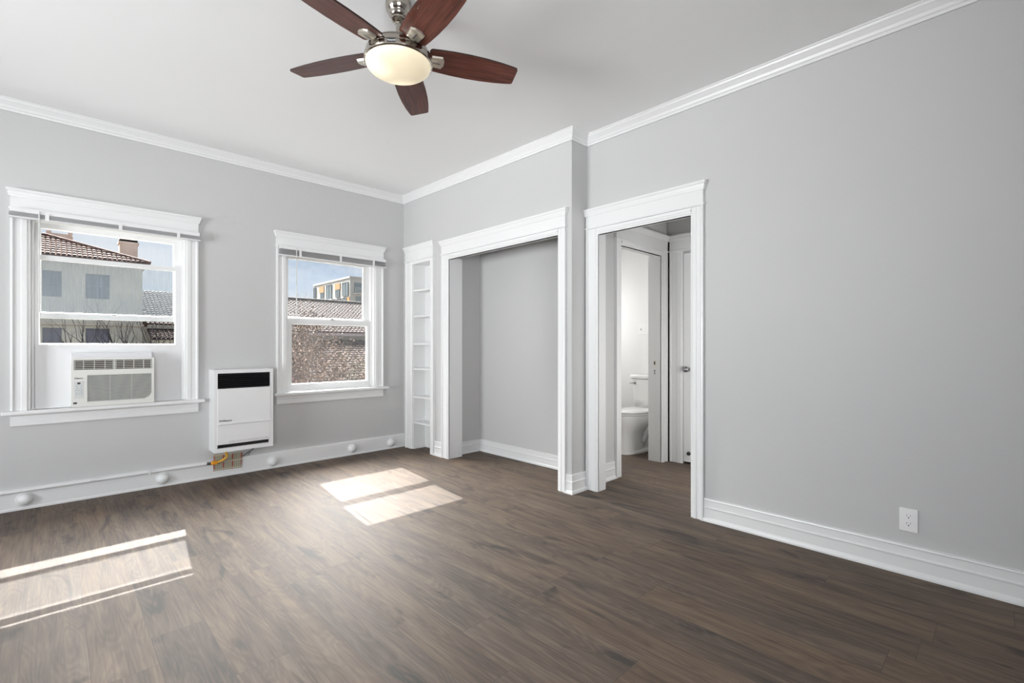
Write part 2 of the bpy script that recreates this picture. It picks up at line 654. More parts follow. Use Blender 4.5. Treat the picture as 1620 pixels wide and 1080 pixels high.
CLO = (2.485, 3.948, 0, 2.05)
BKC = (4.277, 4.637, 0, 2.085)
bm = bmesh.new()
slab(bm, 'x', XS, XS + 0.17, (YE, YB), (0, 2.95), [(CLO[0] - 0.02, CLO[1] + 0.02, 0, 2.075),
                                                    (BKC[0], BKC[1], 0, 2.085)])
struct('wall_closet', bm, M['wall'], 'grey painted wall with the wide closet opening and the narrow bookcase', 'wall')
bm = bmesh.new()
box(bm, XS + 0.17, 3.30, YE, YE + 0.05, 0, 2.95)
struct('wall_return', bm, M['wall'], 'short grey return wall between the closet opening and the hall doorway', 'wall')

# closet interior
bm = bmesh.new()
box(bm, 3.40, 3.44, 2.40, 4.10, 0, 2.6)
box(bm, XS + 0.17, 3.44, 4.035, 4.075, 0, 2.6)
box(bm, XS + 0.17, 3.44, 2.402, 2.44, 0, 2.6)
struct('wall_closet_inside', bm, M['wall'], 'grey painted inside walls of the open closet', 'wall')
bm = bmesh.new()
box(bm, XS + 0.17, 3.44, 2.402, 4.075, 2.55, 2.62)
struct('ceiling_closet', bm, M['ceiling'], 'white lid over the open closet', 'ceiling')

# unseen left and rear walls, each with an opening added for its fill lamp
bm = bmesh.new()
slab(bm, 'x', XL - 0.1, XL, (YF - 0.1, YB), (0, 2.95), [(1.65, 3.75, 0.45, 2.1)])
struct('wall_left', bm, M['wall'], 'grey painted wall on the left, outside the picture', 'wall')
bm = bmesh.new()
slab(bm, 'y', YF - 0.1, YF, (XL, XR + 0.1), (0, 2.95), [(-2.4, 0.35, 0.6, 2.1)])
struct('wall_rear', bm, M['wall'], 'grey painted wall behind the viewer', 'wall')

# hall behind the doorway
YH, XE = 2.375, 4.475
BD = (3.630, 4.340, 0, 2.055)
bm = bmesh.new()
slab(bm, 'y', YH, YH + 0.12, (3.30, XE - 0.012), (0, 2.75), [(BD[0] - 0.01, BD[1] + 0.01, 0, 2.065)])
box(bm, XR + 0.10, 3.30, YH, YH + 0.02, 0, 2.75)
box(bm, XE - 0.012, 5.2, YH + 0.10, YH + 0.12, 0, 2.75)
struct('wall_hall', bm, M['wall'], 'grey hall wall holding the bathroom doorway', 'wall')
LD = (1.56, 2.203, 0, 2.07)
bm = bmesh.new()
slab(bm, 'x', XE, XE + 0.08, (0.75, YH - 0.039), (0, 2.75), [(LD[0], LD[1], 0, 2.07)])
box(bm, XE + 0.30, XE + 0.34, 0.75, YH + 0.1, 0, 2.75)
struct('wall_hall_end', bm, M['wall'], 'end wall of the hall around the narrow white door', 'wall')
bm = bmesh.new()
box(bm, XR + 0.1, XE + 0.34, 0.70, 0.75, 0, 2.75)
struct('wall_hall_side', bm, M['wall'], 'hidden side wall of the hall', 'wall')
bm = bmesh.new()
box(bm, XR + 0.10, XE + 0.34, 0.70, YH + 0.1, 2.70, 2.78)
struct('ceiling_hall', bm, M['ceiling'], 'shadowed ceiling of the little hall', 'ceiling')

bm = bmesh.new()
box(bm, XE, XE + 0.08, YH - 0.039, YH + 0.1, 2.20, 2.75)
struct('wall_hall_corner', bm, M['wall'], 'upper corner of the hall over the door frames', 'wall')

# bathroom
XB, YBA = 5.112, 4.05
bm = bmesh.new()
box(bm, XB, XB + 0.08, YH + 0.12, YBA, 0, 2.75)
struct('wall_bathroom_right', bm, M['white_wall'], 'white bathroom wall behind the toilet tank', 'wall')
bm = bmesh.new()
box(bm, 3.45, XB + 0.08, YBA, YBA + 0.08, 0, 2.75)
box(bm, 3.45, 3.53, YH + 0.12, YBA, 0, 2.75)
box(bm, 3.53, BD[0] - 0.01, YH + 0.12, YH + 0.135, 0, 2.75)
box(bm, BD[1] + 0.01, XB, YH + 0.12, YH + 0.135, 0, 2.75)
struct('wall_bathroom_far', bm, M['white_wall'], 'white bathroom walls around the toilet', 'wall')
bm = bmesh.new()
box(bm, 3.45, XB + 0.08, YH + 0.10, YBA + 0.08, 2.70, 2.78)
struct('ceiling_bathroom', bm, M['ceiling'], 'white bathroom ceiling', 'ceiling')

# ------------------------------------------------------------------ baseboards and crown
BB = [(0, 0), (0.026, 0), (0.026, 0.010), (0.022, 0.022), (0.015, 0.029), (0.015, 0.084), (0.019, 0.088),
      (0.019, 0.093), (0.011, 0.100), (0.011, 0.136), (0.016, 0.140), (0.014, 0.148), (0, 0.151)]
BBB = [(0, 0), (0.023, 0), (0.023, 0.012), (0.018, 0.020), (0.018, 0.140), (0.014, 0.149), (0, 0.150)]
bm = bmesh.new()
run(bm, BBB, (XL, YB, 0), (XS, YB, 0), (0, -1, 0))
struct('baseboard_back', bm, M['trim'], 'white painted baseboard below the two windows', 'baseboard')
bm = bmesh.new()
run(bm, BB, (XR, YF, 0), (XR, 1.388, 0), (-1, 0, 0))
struct('baseboard_right', bm, M['trim'], 'white stepped baseboard along the long right wall', 'baseboard')
bm = bmesh.new()
run(bm, BB, (XS, YE, 0), (XS, 2.40, 0), (-1, 0, 0), m0=-1)
run(bm, BB, (XR, YE, 0), (XS, YE, 0), (0, -1, 0), m1=-1)
struct('baseboard_return', bm, M['trim'], 'short white baseboard wrapping the corner beside the hall doorway', 'baseboard')
bm = bmesh.new()
run(bm, BB, (XS, 4.06, 0), (XS, 4.20, 0), (-1, 0, 0))
struct('baseboard_closet', bm, M['trim'], 'tiny white baseboard piece between bookcase and closet opening', 'baseboard')
bm = bmesh.new()
BBC = [(d * 0.7, z * 0.86) for d, z in BB]
run(bm, BBC, (3.40, 2.44, 0), (3.40, 4.035, 0), (-1, 0, 0), m1=1)
run(bm, BBC, (XS + 0.17, 4.035, 0), (3.40, 4.035, 0), (0, -1, 0), m1=1)
struct('baseboard_closet_inside', bm, M['trim'], 'white baseboard inside the open closet', 'baseboard')
bm = bmesh.new()
run(bm, BB, (XR + 0.10, YH, 0), (3.53, YH, 0), (0, -1, 0))
struct('baseboard_hall', bm, M['trim'], 'white baseboard of the hall beside the bathroom doorway', 'baseboard')
bm = bmesh.new()
run(bm, BB, (XB, YH + 0.13, 0), (XB, YBA, 0), (-1, 0, 0))
struct('baseboard_bathroom', bm, M['trim'], 'white baseboard behind the toilet', 'baseboard')

CR = [(0, -0.080), (0.010, -0.080), (0.012, -0.066), (0.018, -0.060), (0.024, -0.046), (0.040, -0.026),
      (0.046, -0.020), (0.050, -0.010), (0.056, -0.006), (0.056, 0.002), (0, 0.002)]
bm = bmesh.new()
run(bm, CR, (XL, YB, ZC + dz(YB)), (XS, YB, ZC + dz(YB)), (0, -1, 0), m1=1)
struct('trim_crown_back', bm, M['trim'], 'white crown molding above the window wall', 'crown molding')
bm = bmesh.new()
run(bm, CR, (XS, YE, ZC + 0.001), (XS, YB, ZC + dz(YB)), (-1, 0, 0), m0=-1, m1=1)
run(bm, CR, (XR, YE, ZC), (XS, YE, ZC), (0, -1, 0), m0=1, m1=-1)
struct('trim_crown_closet', bm, M['trim'], 'white crown molding over the closet wall, wrapping its corner', 'crown molding')
bm = bmesh.new()
run(bm, CR, (XR, YF, ZC), (XR, YE, ZC), (-1, 0, 0), m1=1)
struct('trim_crown_right', bm, M['trim'], 'white crown molding along the long right wall', 'crown molding')


# ------------------------------------------------------------------ casings
def frame_map(axis, wall, sgn):
    """(u, out, z) -> world; out is the distance in front of the wall face"""
    if axis == 'y':
        return lambda u, d, z: (u, wall + sgn * d, z)
    return lambda u, d, z: (wall + sgn * d, u, z)


def fbox(bm, fm, u0, u1, d0, d1, z0, z1, r=0.0):
    p, q = fm(u0, d0, z0), fm(u1, d1, z1)
    if r:
        bbox(bm, *sorted((p[0], q[0])), *sorted((p[1], q[1])), *sorted((p[2], q[2])), r, 2)
    else:
        box(bm, p[0], q[0], p[1], q[1], p[2], q[2])


def side_casing(fm, u0, u1, z0, z1, inner, t=0.020):
    """flat casing with a bead on the inner edge and a back band on the outer edge; inner = the edge on the opening"""
    bm = bmesh.new()
    s = 1 if inner > (u0 + u1) / 2 else -1
    outer = u0 if s > 0 else u1
    w = abs(u1 - u0)
    # profile across u (distance from outer edge, thickness)
    pr = [(0, 0), (0, t + 0.006), (0.012, t + 0.008), (0.018, t + 0.001), (0.020, t - 0.003), (w * 0.52, t - 0.004),
          (w * 0.56, t), (w - 0.018, t), (w - 0.014, t - 0.006), (w - 0.003, t - 0.007), (w, t - 0.010), (w, 0)]
    loft(bm, [[fm(outer + s * a, d, z) for a, d in pr] for z in (z0, z1)])
    return bm


def head_casing(fm, u0, u1, z0, zt, lip=0.05, over=0.020, t=0.024):
    """frieze board with a bead below and a cap molding above"""
    bm = bmesh.new()
    fbox(bm, fm, u0, u1, 0, t, z0 + 0.012, zt - 0.04)
    fbox(bm, fm, u0 - 0.008, u1 + 0.008, 0, t + 0.008, z0, z0 + 0.014, 0.004)
    h = zt - 0.055
    rings = []
    for z, o in ((h, 0.0), (h, 0.006), (h + 0.010, 0.008), (h + 0.014, 0.010), (h + 0.034, over * 0.75), (h + 0.040, over),
                 (h + 0.055, over), (h + 0.055, 0.0)):
        rings.append((z, o))
    loft(bm, [[fm(u0 - o, -0.001, z), fm(u0 - o, t + o, z), fm(u1 + o, t + o, z), fm(u1 + o, -0.001, z)] for z, o in rings])
    return bm


def lip_strip(fm, u0, u1, z0, z1, t=0.018):
    bm = bmesh.new()
    fbox(bm, fm, u0, u1, 0, t, z0 + 0.012, z1)
    fbox(bm, fm, u0, u1, -0.02, t - 0.007, z0, z0 + 0.013)
    fbox(bm, fm, u0, u1, 0, t + 0.005, z0 + 0.026, z0 + 0.034)
    return bm


def opening(name, label, fm, u0, u1, lo, hi, ztop, zb, zt, jd, jamb_l=True, jamb_r=True, cat='door frame'):
    """a cased opening from u0 to u1: casings out to lo and hi, head board zb..zt, jambs jd deep"""
    t = thing(name, label, cat, fm((u0 + u1) / 2, 0, 0), kind='structure')
    if lo is not None:
        obj('side_casing', side_casing(fm, lo, u0, 0, zb, u0), M['trim'], t)
    if hi is not None:
        obj('side_casing', side_casing(fm, u1, hi, 0, zb, u1), M['trim'], t)
    obj('head_casing', head_casing(fm, lo if lo is not None else u0, hi if hi is not None else u1, zb, zt), M['trim'], t)
    obj('head_lip', lip_strip(fm, u0 - 0.004, u1 + 0.004, ztop, zb), M['trim'], t)
    bm = bmesh.new()
    fbox(bm, fm, u0 - 0.018, u0, 0.006, -jd, 0, ztop + 0.02)
    fbox(bm, fm, u1, u1 + 0.018, 0.006, -jd, 0, ztop + 0.02)
    fbox(bm, fm, u0, u1, 0.006, -0.035, ztop, ztop + 0.02)
    obj('jamb', bm, M['trim'], t)
    return t


fx_main = frame_map('x', XR, -1)
fx_stub = frame_map('x', XS, -1)
fy_hall = frame_map('y', YH, -1)
fy_back = frame_map('y', YB, -1)
fx_end = frame_map('x', XE, -1)

t = opening('trim_1', 'white cased doorway from the room into the hall', fx_main, DOOR[0], DOOR[1], 1.385, 2.345, 2.037, 2.086, 2.245, 0.095)
bm = bmesh.new()
lathe(bm, [(0.004, 0), (0.004, 0.003), (0.001, 0.004)], (XR - 0.0205, 2.262, 0.99), 10, 'x')
obj('nail_hole', bm, M['foam'], t)
opening('trim_2', 'white cased closet opening without doors', fx_stub, CLO[0], CLO[1], 2.400, 4.058, 2.042, 2.090, 2.238, 0.165)
t = opening('trim_3', 'white bathroom door frame at the end of the hall', fy_hall, BD[0], BD[1], 3.535, 4.440, 2.050, 2.092, 2.255, 0.135)
bm = bmesh.new()
box(bm, BD[1] - 0.002, BD[1] + 0.001, 2.425, 2.452, 0.955, 1.015)
obj('strike_plate', bm, M['clip'], t, label='small metal strike plate')
bm = bmesh.new()
box(bm, BD[1] - 0.0035, BD[1], 2.432, 2.445, 0.970, 1.000)
box(bm, BD[1] - 0.003, BD[1] + 0.001, 2.434, 2.444, 0.900, 0.914)
box(bm, BD[1] - 0.003, BD[1] + 0.001, 2.436, 2.442, 0.872, 0.892)
obj('latch_hole', bm, M['dark'], t, label='dark latch and keyhole slots')

# narrow linen door in the hall
t = thing('door_1', 'narrow white hall closet door with a dark round knob', 'door', (XE, 1.88, 0), kind='structure')
obj('side_casing', side_casing(fx_end, LD[1], YH - 0.037, 0, 2.092, LD[1]), M['trim'], t)
obj('side_casing', side_casing(fx_end, 1.46, LD[0], 0, 2.092, LD[0]), M['trim'], t)
obj('head_casing', head_casing(fx_end, 1.46, YH - 0.037, 2.092, 2.255, over=0.012), M['trim'], t)
bm = bmesh.new()
xf = XE - 0.008
bbox(bm, xf + 0.010, xf + 0.035, LD[0] + 0.004, LD[1] - 0.004, 0.022, 2.066, 0.002)
for (a, b_, c, d) in ((LD[0] + 0.099, LD[1] - 0.099, 0.022, 0.20), (LD[0] + 0.099, LD[1] - 0.099, 0.80, 0.875), (LD[0] + 0.099, LD[1] - 0.099, 1.96, 2.066),
                      (LD[0] + 0.004, LD[0] + 0.10, 0.022, 2.066), (LD[1] - 0.10, LD[1] - 0.004, 0.022, 2.066)):
    bbox(bm, xf, xf + 0.012, a, b_, c, d, 0.002)
obj('door_leaf', bm, M['trim'], t)
ky, kz = 2.155, 0.928
bm = bmesh.new()
lathe(bm, [(0.020, 0.0), (0.020, -0.003), (0.011, -0.006), (0.010, -0.018), (0.018, -0.022), (0.026, -0.030), (0.029, -0.040), (0.027, -0.050), (0.020, -0.058), (0.008, -0.062)],
      (xf, ky, kz), 24, 'x')
obj('door_knob', bm, M['steel'], t, True, label='dark round metal knob')
bm = bmesh.new()
lathe(bm, [(0.020, 0.0), (0.016, -0.016), (0.006, -0.03)], (xf, ky - 0.01, 0.105), 16, 'x')
obj('door_bumper', bm, M['dark'], t, True, label='dark rubber bumper low on the door')
bm = bmesh.new()
box(bm, xf - 0.014, xf, 2.198, 2.204, 0.925, 0.955)
obj('latch', bm, M['steel'], t)


# ------------------------------------------------------------------ windows
def window(name, label, h, cas, stool, low, up, glz, panel=None, dirt=None):
    """h hole; cas (lo, li, ri, ro) casing edges; low/up: (z0, z1 frame, glass z0, z1, glass x0, x1)"""
    lo, li, ri, ro = cas
    fm = fy_back
    t = thing(name, label, 'window', ((lo + ro) / 2, YB, stool[2]), kind='structure')
    obj('side_casing', side_casing(fm, lo, li, 0.695, 2.122, li), M['trim'], t)
    obj('side_casing', side_casing(fm, ri, ro, 0.695, 2.122, ri), M['trim'], t)
    obj('head_casing', head_casing(fm, lo, ro, 2.110, 2.254), M['trim'], t)
    # jamb liner right through the wall, with stops and parting beads
    bm = bmesh.new()
    x0, x1 = h[0], h[1]
    box(bm, x0, x0 + 0.016, YB - 0.005, YB + 0.158, h[2], h[3])
    box(bm, x1 - 0.016, x1, YB - 0.005, YB + 0.158, h[2], h[3])
    box(bm, x0, x1, YB - 0.005, YBO + 0.01, 2.060, h[3])
    for a, b_ in ((x0 + 0.016, x0 + 0.030), (x1 - 0.030, x1 - 0.016)):
        box(bm, a, b_, YB + 0.026, YB + 0.040, 0.70, 2.062)
        box(bm, a, b_, YB + 0.146, YB + 0.158, 0.70, 2.062)
    obj('jamb', bm, M['trim'], t)
    bm = bmesh.new()
    box(bm, x0 - 0.07, x1 + 0.10, YBO - 0.03, YBO + 0.012, 2.048, 2.13)
    box(bm, x0 - 0.06, x1 + 0.09, YB + 0.158, YBO + 0.04, h[2] - 0.02, h[2] + 0.035)
    obj('outer_sill', bm, M['trim'], t)
    # stool and apron
    bm = bmesh.new()
    bbox(bm, stool[0], stool[1], YB - 0.062, YB + 0.0, stool[2] - 0.028, stool[2], 0.006)
    box(bm, h[0] + 0.001, h[1] - 0.001, YB - 0.03, YB + 0.145, stool[2] - 0.028, stool[2])
    obj('stool', bm, M['trim'], t)
    bm = bmesh.new()
    ap = [(0, 0), (0.014, 0), (0.018, 0.006), (0.018, 0.030), (0.014, 0.036), (0.014, 0.072), (0.020, 0.078), (0.022, 0.086), (0, 0.086)]
    run(bm, ap, (lo, YB, stool[2] - 0.112), (ro, YB, stool[2] - 0.112), (0, -1, 0))
    obj('apron', bm, M['trim'], t)

    def sash(y0, y1, s, nm):
        fz0, fz1, gz0, gz1, gx0, gx1 = s
        fx0, fx1 = x0 + 0.017, x1 - 0.017
        bm = bmesh.new()
        box(bm, fx0, gx0, y0, y1, fz0, fz1)
        box(bm, gx1, fx1, y0, y1, fz0, fz1)
        box(bm, gx0, gx1, y0, y1, fz0, gz0)
        box(bm, gx0, gx1, y0, y1, gz1, fz1)
        # putty bevels round the pane
        d = 0.007
        ym = (y0 + y1) / 2
        for yy in (y0,):
            a = [(gx0, yy, gz0), (gx1, yy, gz0), (gx1, yy, gz1), (gx0, yy, gz1)]
            b_ = [(gx0 + d, ym, gz0 + d), (gx1 - d, ym, gz0 + d), (gx1 - d, ym, gz1 - d), (gx0 + d, ym, gz1 - d)]
            va = [bm.verts.new(p) for p in a]
            vb = [bm.verts.new(p) for p in b_]
            for k in range(4):
                bm.faces.new((va[k], va[(k + 1) % 4], vb[(k + 1) % 4], vb[k]))
        s_ = obj(nm, bm, M['trim'], t)
        bm = bmesh.new()
        box(bm, gx0 - 0.002, gx1 + 0.002, ym + 0.001, ym + 0.005, gz0 - 0.002, gz1 + 0.002)
        obj('pane', bm, glz[nm], s_)
        return s_
    up_ = sash(YB + 0.100, YB + 0.135, up, 'upper_sash')
    lo_ = sash(YB + 0.045, YB + 0.085, low, 'lower_sash')
    return t, lo_, up_


W_1, low1, up1 = window('window_1', 'left sash window propped open over the air conditioner', W1, (-0.216, -0.116, 0.800, 0.898), (-0.258, 0.940, 0.700),
                        (1.148, 1.820, 1.166, 1.790, -0.076, 0.746), (1.360, 2.062, 1.400, 2.026, -0.070, 0.742),
                        dict(lower_sash=M['glass'], upper_sash=M['glass_dirty']))
bm = bmesh.new()
box(bm, W1[0] + 0.017, W1[1] - 0.017, YB + 0.050, YB + 0.070, 0.70, 1.149)
obj('filler_panel', bm, M['panel_board'], W_1, label='white board filling the gap under the raised sash')
bm = bmesh.new()
bbox(bm, 0.335, 0.365, YB + 0.090, YB + 0.100, 1.392, 1.408, 0.003)
obj('sash_lift', bm, M['cord'], up1)

W_2, low2, up2 = window('window_2', 'right sash window with both sashes closed beside the heater', W2, (1.530, 1.630, 2.538, 2.648), (1.500, 2.700, 0.709),
                        (0.712, 1.425, 0.776, 1.374, 1.690, 2.490), (1.392, 2.062, 1.440, 2.028, 1.668, 2.470),
                        dict(lower_sash=M['glass_lower'], upper_sash=M['glass_dusty']))
bm = bmesh.new()
bbox(bm, 2.075, 2.125, YB + 0.045, YB + 0.085, 1.425, 1.432, 0.002)
lathe(bm, [(0.012, 0), (0.012, 0.010), (0.006, 0.014)], (2.098, YB + 0.062, 1.432), 14)
tube(bm, [(2.098, YB + 0.062, 1.440), (2.128, YB + 0.052, 1.446), (2.146, YB + 0.050, 1.444)], [0.005, 0.005, 0.003], 8)
obj('sash_lock', bm, M['steel'], low2, label='dark metal sash lock')


# ------------------------------------------------------------------ raised mini blinds
def blind(label, x0, x1, zt, zb, wand_x, wand_z):
    t = thing('mini_blind', label, 'window blind', ((x0 + x1) / 2, YB - 0.045, zt), group='raised mini blinds at the windows')
    yb, yf = YB - 0.034, YB - 0.070
    bm = bmesh.new()
    bbox(bm, x0 + 0.006, x1 - 0.006, yf + 0.004, yb, zt - 0.030, zt, 0.002)
    for xx in (x0 + 0.07, x1 - 0.07):
        bbox(bm, xx - 0.014, xx + 0.014, yf, yb, zt - 0.004, zt + 0.003, 0.001)
    obj('headrail', bm, M['shade_white'], t)
    bm = bmesh.new()
    n = 9
    z0 = zb + 0.014
    for k in range(n):
        z = z0 + (zt - 0.033 - z0) * k / (n - 1)
        a = [(x0, yb, z), (x0, (yb + yf) / 2, z + 0.0022), (x0, yf - 0.002, z), (x0, yf - 0.002, z - 0.0012), (x0, (yb + yf) / 2, z + 0.001), (x0, yb, z - 0.0012)]
        prism(bm, a, (x1 - x0, 0, 0))
    obj('slat_stack', bm, M['slat_shaded'], t, label='bunched slats, greyed as if in shade')
    bm = bmesh.new()
    bbox(bm, x0, x1, yf - 0.001, yb, zb, zb + 0.012, 0.003)
    obj('bottom_rail', bm, M['slat_shaded'], t)
    for f in (0.17, 0.53, 0.86):
        xx = x0 + (x1 - x0) * f
        bm = bmesh.new()
        box(bm, xx - 0.011, xx + 0.011, yf - 0.005, yf - 0.003, zb + 0.002, zt - 0.02)
        obj('ladder_tape', bm, M['shade_white'], t)
    bm = bmesh.new()
    tube(bm, [(wand_x, yf - 0.006, zt - 0.012), (wand_x, yf - 0.010, zt - 0.05), (wand_x, yf - 0.008, wand_z)], 0.0042, 8)
    obj('tilt_wand', bm, M['cord'], t)
    return t


blind('white mini blind pulled up at the left window over the air conditioner', -0.222, 0.906, 2.118, 2.046, -0.070, 1.393)
blind('white mini blind pulled up at the right window near the corner', 1.540, 2.660, 2.112, 2.016, 1.692, 1.426)

# ================================================================== built-in bookcase
t = thing('bookcase', 'narrow white built-in bookcase in the corner by the right window', 'bookcase', (XS, 4.457, 0))
u0, u1 = BKC[0], BKC[1]
fm = fx_stub
bm = side_casing(fm, u1 - 0.004, 4.757, 0, 2.102, u1)
obj('side_casing', bm, M['trim'], t)
obj('side_casing', side_casing(fm, 4.205, u0 + 0.004, 0, 2.102, u0), M['trim'], t)
bm = head_casing(fm, 4.207, 4.757, 2.102, 2.272, over=0.022)
obj('head_casing', bm, M['trim'], t)
bm = bmesh.new()
fbox(bm, fm, u0 - 0.002, u1 + 0.002, -0.0, 0.014, 2.070, 2.104)
obj('head_lip', bm, M['trim'], t)
bm = bmesh.new()
box(bm, XS + 0.001, XS + 0.168, u1 - 0.012, u1 - 0.001, 0, 2.084)
box(bm, XS + 0.001, XS + 0.168, u0 + 0.001, u0 + 0.012, 0, 2.084)
box(bm, XS + 0.156, XS + 0.168, u0 + 0.012, u1 - 0.012, 0, 2.084)
box(bm, XS + 0.001, XS + 0.168, u0, u1, 2.072, 2.084)
obj('carcass', bm, M['trim'], t)
for z in (1.787, 1.497, 1.190, 0.910, 0.597, 0.308):
    bm = bmesh.new()
    bbox(bm, XS + 0.006, XS + 0.157, u0 + 0.011, u1 - 0.011, z - 0.022, z, 0.002)
    obj('shelf', bm, M['trim'], t)
bm = bmesh.new()
box(bm, XS + 0.002, XS + 0.156, u1 - 0.024, u1 - 0.012, 0, 0.022)
box(bm, XS + 0.002, XS + 0.156, u1 - 0.016, u1 - 0.012, 0.06, 0.066)
obj('shoe_strip', bm, M['trim'], t)

# ================================================================== ceiling fan
FC = Vector((1.225, 2.075, 0))
fan = thing('ceiling_fan', 'brushed nickel ceiling fan with five cherry wood blades and a lit glass bowl', 'ceiling fan', (FC.x, FC.y, 2.60))
bm = bmesh.new()
lathe(bm, [(0.062, ZC + 0.002), (0.064, ZC - 0.012), (0.060, ZC - 0.040), (0.050, ZC - 0.052), (0.047, ZC - 0.056), (0.047, ZC - 0.064), (0.040, ZC - 0.074),
           (0.036, ZC - 0.078), (0.036, ZC - 0.086), (0.026, ZC - 0.096), (0.014, ZC - 0.100)], FC, 40)
obj('canopy', bm, M['nickel'], fan, True)
bm = bmesh.new()
lathe(bm, [(0.0125, 2.76), (0.0125, 2.645)], FC, 20)
obj('downrod', bm, M['nickel'], fan, True)
bm = bmesh.new()
lathe(bm, [(0.024, 2.652), (0.026, 2.640), (0.060, 2.634), (0.112, 2.622), (0.138, 2.613), (0.146, 2.606), (0.147, 2.602), (0.143, 2.599), (0.143, 2.597),
           (0.152, 2.595), (0.156, 2.589), (0.158, 2.574), (0.158, 2.571), (0.150, 2.569)], FC, 64)
obj('motor_housing', bm, M['nickel'], fan, True)
bm = bmesh.new()
lathe(bm, [(0.154, 2.572), (0.154, 2.565)], FC, 64)
obj('housing_gap', bm, M['black'], fan)
bm = bmesh.new()
lathe(bm, [(0.150, 2.5675), (0.160, 2.5675), (0.164, 2.562), (0.166, 2.545), (0.165, 2.541), (0.159, 2.537), (0.150, 2.540)], FC, 64)
band = obj('light_band', bm, M['nickel'], fan, True)
# name plate and vent slots on the side turned to the viewer
def on_band(ang, dang, r, z0, z1, th):
    bm = bmesh.new()
    rings = []
    k = 8
    for i in range(k + 1):
        a = ang + dang * (i / k - 0.5)
        rings.append([(FC.x + rr * math.cos(a), FC.y + rr * math.sin(a), z) for rr, z in ((r, z0), (r + th, z0), (r + th, z1), (r, z1))])
    loft(bm, rings)
    return bm


# towards the camera the azimuth is about 239.5 degrees
pa = R(228.0)
np_ = obj('name_plate', on_band(pa, 0.235, 0.1645, 2.5455, 2.5615, 0.0022), M['ink'], fan, label='small black name plate')
rt = Vector((-math.sin(pa), math.cos(pa), 0))
out = Vector((math.cos(pa), math.sin(pa), 0))
text_mesh('Honeywell', 0.0085, M['plate'], 'lettering', np_, FC + out * 0.1671 - rt * 0.0175 + Vector((0, 0, 2.5505)), rt, (0, 0, 1), 0.0003, True, width=0.035)
for da in (0.55, -0.55 - 0.3, 2.2, 3.4):
    obj('vent_slot', on_band(pa + da + 0.15, 0.22, 0.1505, 2.5800, 2.5870, 0.0075), M['black'], fan)
bm = bmesh.new()
gp = [(0.158, 2.541)]
for k in range(1, 15):
    a = k / 14 * math.pi / 2
    gp.append((0.158 * math.cos(a) ** 0.92, 2.541 - 0.058 * math.sin(a)))
lathe(bm, gp, FC, 64)
gm_, gnt, gb = new_mat('lit_frosted_glass')
gb.inputs['Base Color'].default_value = (0.80, 0.72, 0.55, 1)
gb.inputs['Roughness'].default_value = 0.30
gb.inputs['Emission Color'].default_value = (1.0, 0.84, 0.56, 1)
gt = gnt.nodes.new('ShaderNodeTexCoord')
tot = None
for bx, by in ((-0.095, 0.035), (0.075, 0.085)):        # two bulbs inside the bowl
    vm = gnt.nodes.new('ShaderNodeVectorMath')
    vm.operation = 'DISTANCE'
    vm.inputs[1].default_value = (bx, by, -0.075)
    gnt.links.new(gt.outputs['Object'], vm.inputs[0])
    mr = gnt.nodes.new('ShaderNodeMapRange')
    mr.interpolation_type = 'SMOOTHSTEP'
    mr.inputs['From Min'].default_value = 0.105
    mr.inputs['From Max'].default_value = 0.02
    mr.inputs['To Min'].default_value = 0.0
    mr.inputs['To Max'].default_value = 0.34
    gnt.links.new(vm.outputs['Value'], mr.inputs['Value'])
    if tot is None:
        tot = mr.outputs[0]
    else:
        ad = gnt.nodes.new('ShaderNodeMath')
        gnt.links.new(tot, ad.inputs[0])
        gnt.links.new(mr.outputs[0], ad.inputs[1])
        tot = ad.outputs[0]
ad = gnt.nodes.new('ShaderNodeMath')
ad.inputs[1].default_value = 0.27
gnt.links.new(tot, ad.inputs[0])
gnt.links.new(ad.outputs[0], gb.inputs['Emission Strength'])
obj('glass_bowl', bm, gm_, fan, True, label='glowing frosted glass bowl')

ZBL = 2.594
half = [(0.148, 0.052), (0.152, 0.062), (0.160, 0.067), (0.20, 0.0715), (0.27, 0.0765), (0.35, 0.078), (0.43, 0.0755), (0.51, 0.0685), (0.57, 0.0595), (0.597, 0.0545), (0.603, 0.051), (0.606, 0.044)]
outl = [(r, w) for r, w in half] + [(r, -w) for r, w in reversed(half)]


def blade_bm():
    bm = bmesh.new()
    th = 0.0045
    loft(bm, [[(r, w, -th) for r, w in outl], [(r, w, th) for r, w in outl]])
    return bm


def edge_bm():
    bm = bmesh.new()
    loft(bm, [[(r + (0.0012 if r > 0.4 else -0.0012), w * 1.012, -0.0038) for r, w in outl], [(r + (0.0012 if r > 0.4 else -0.0012), w * 1.012, 0.0038) for r, w in outl]])
    return bm


def clip_bm():
    bm = bmesh.new()
    a = [(0.160, 0.030), (0.212, 0.034), (0.224, 0.014), (0.224, -0.014), (0.212, -0.034), (0.160, -0.030)]
    loft(bm, [[(r, w, -0.0135) for r, w in a], [(r + 0.002, w * 1.08, -0.0042) for r, w in a]])
    loft(bm, [[(0.120, s * 0.011, z) for s, z in ((-1, -0.012), (1, -0.012), (1, 0.002), (-1, 0.002))],
              [(0.166, s * 0.011, z) for s, z in ((-1, -0.0165), (1, -0.0165), (1, -0.005), (-1, -0.005))],
              [(0.196, s * 0.008, z) for s, z in ((-1, -0.0165), (1, -0.0165), (1, -0.010), (-1, -0.010))]])
    return bm


def raw(name, bm, mat, parent):
    me = bpy.data.meshes.new(name)
    bmesh.ops.recalc_face_normals(bm, faces=bm.faces[:])
    bm.to_mesh(me)
    bm.free()
    me.materials.append(mat)
    o = bpy.data.objects.new(name, me)
    COL.objects.link(o)
    o.parent = parent
    return o


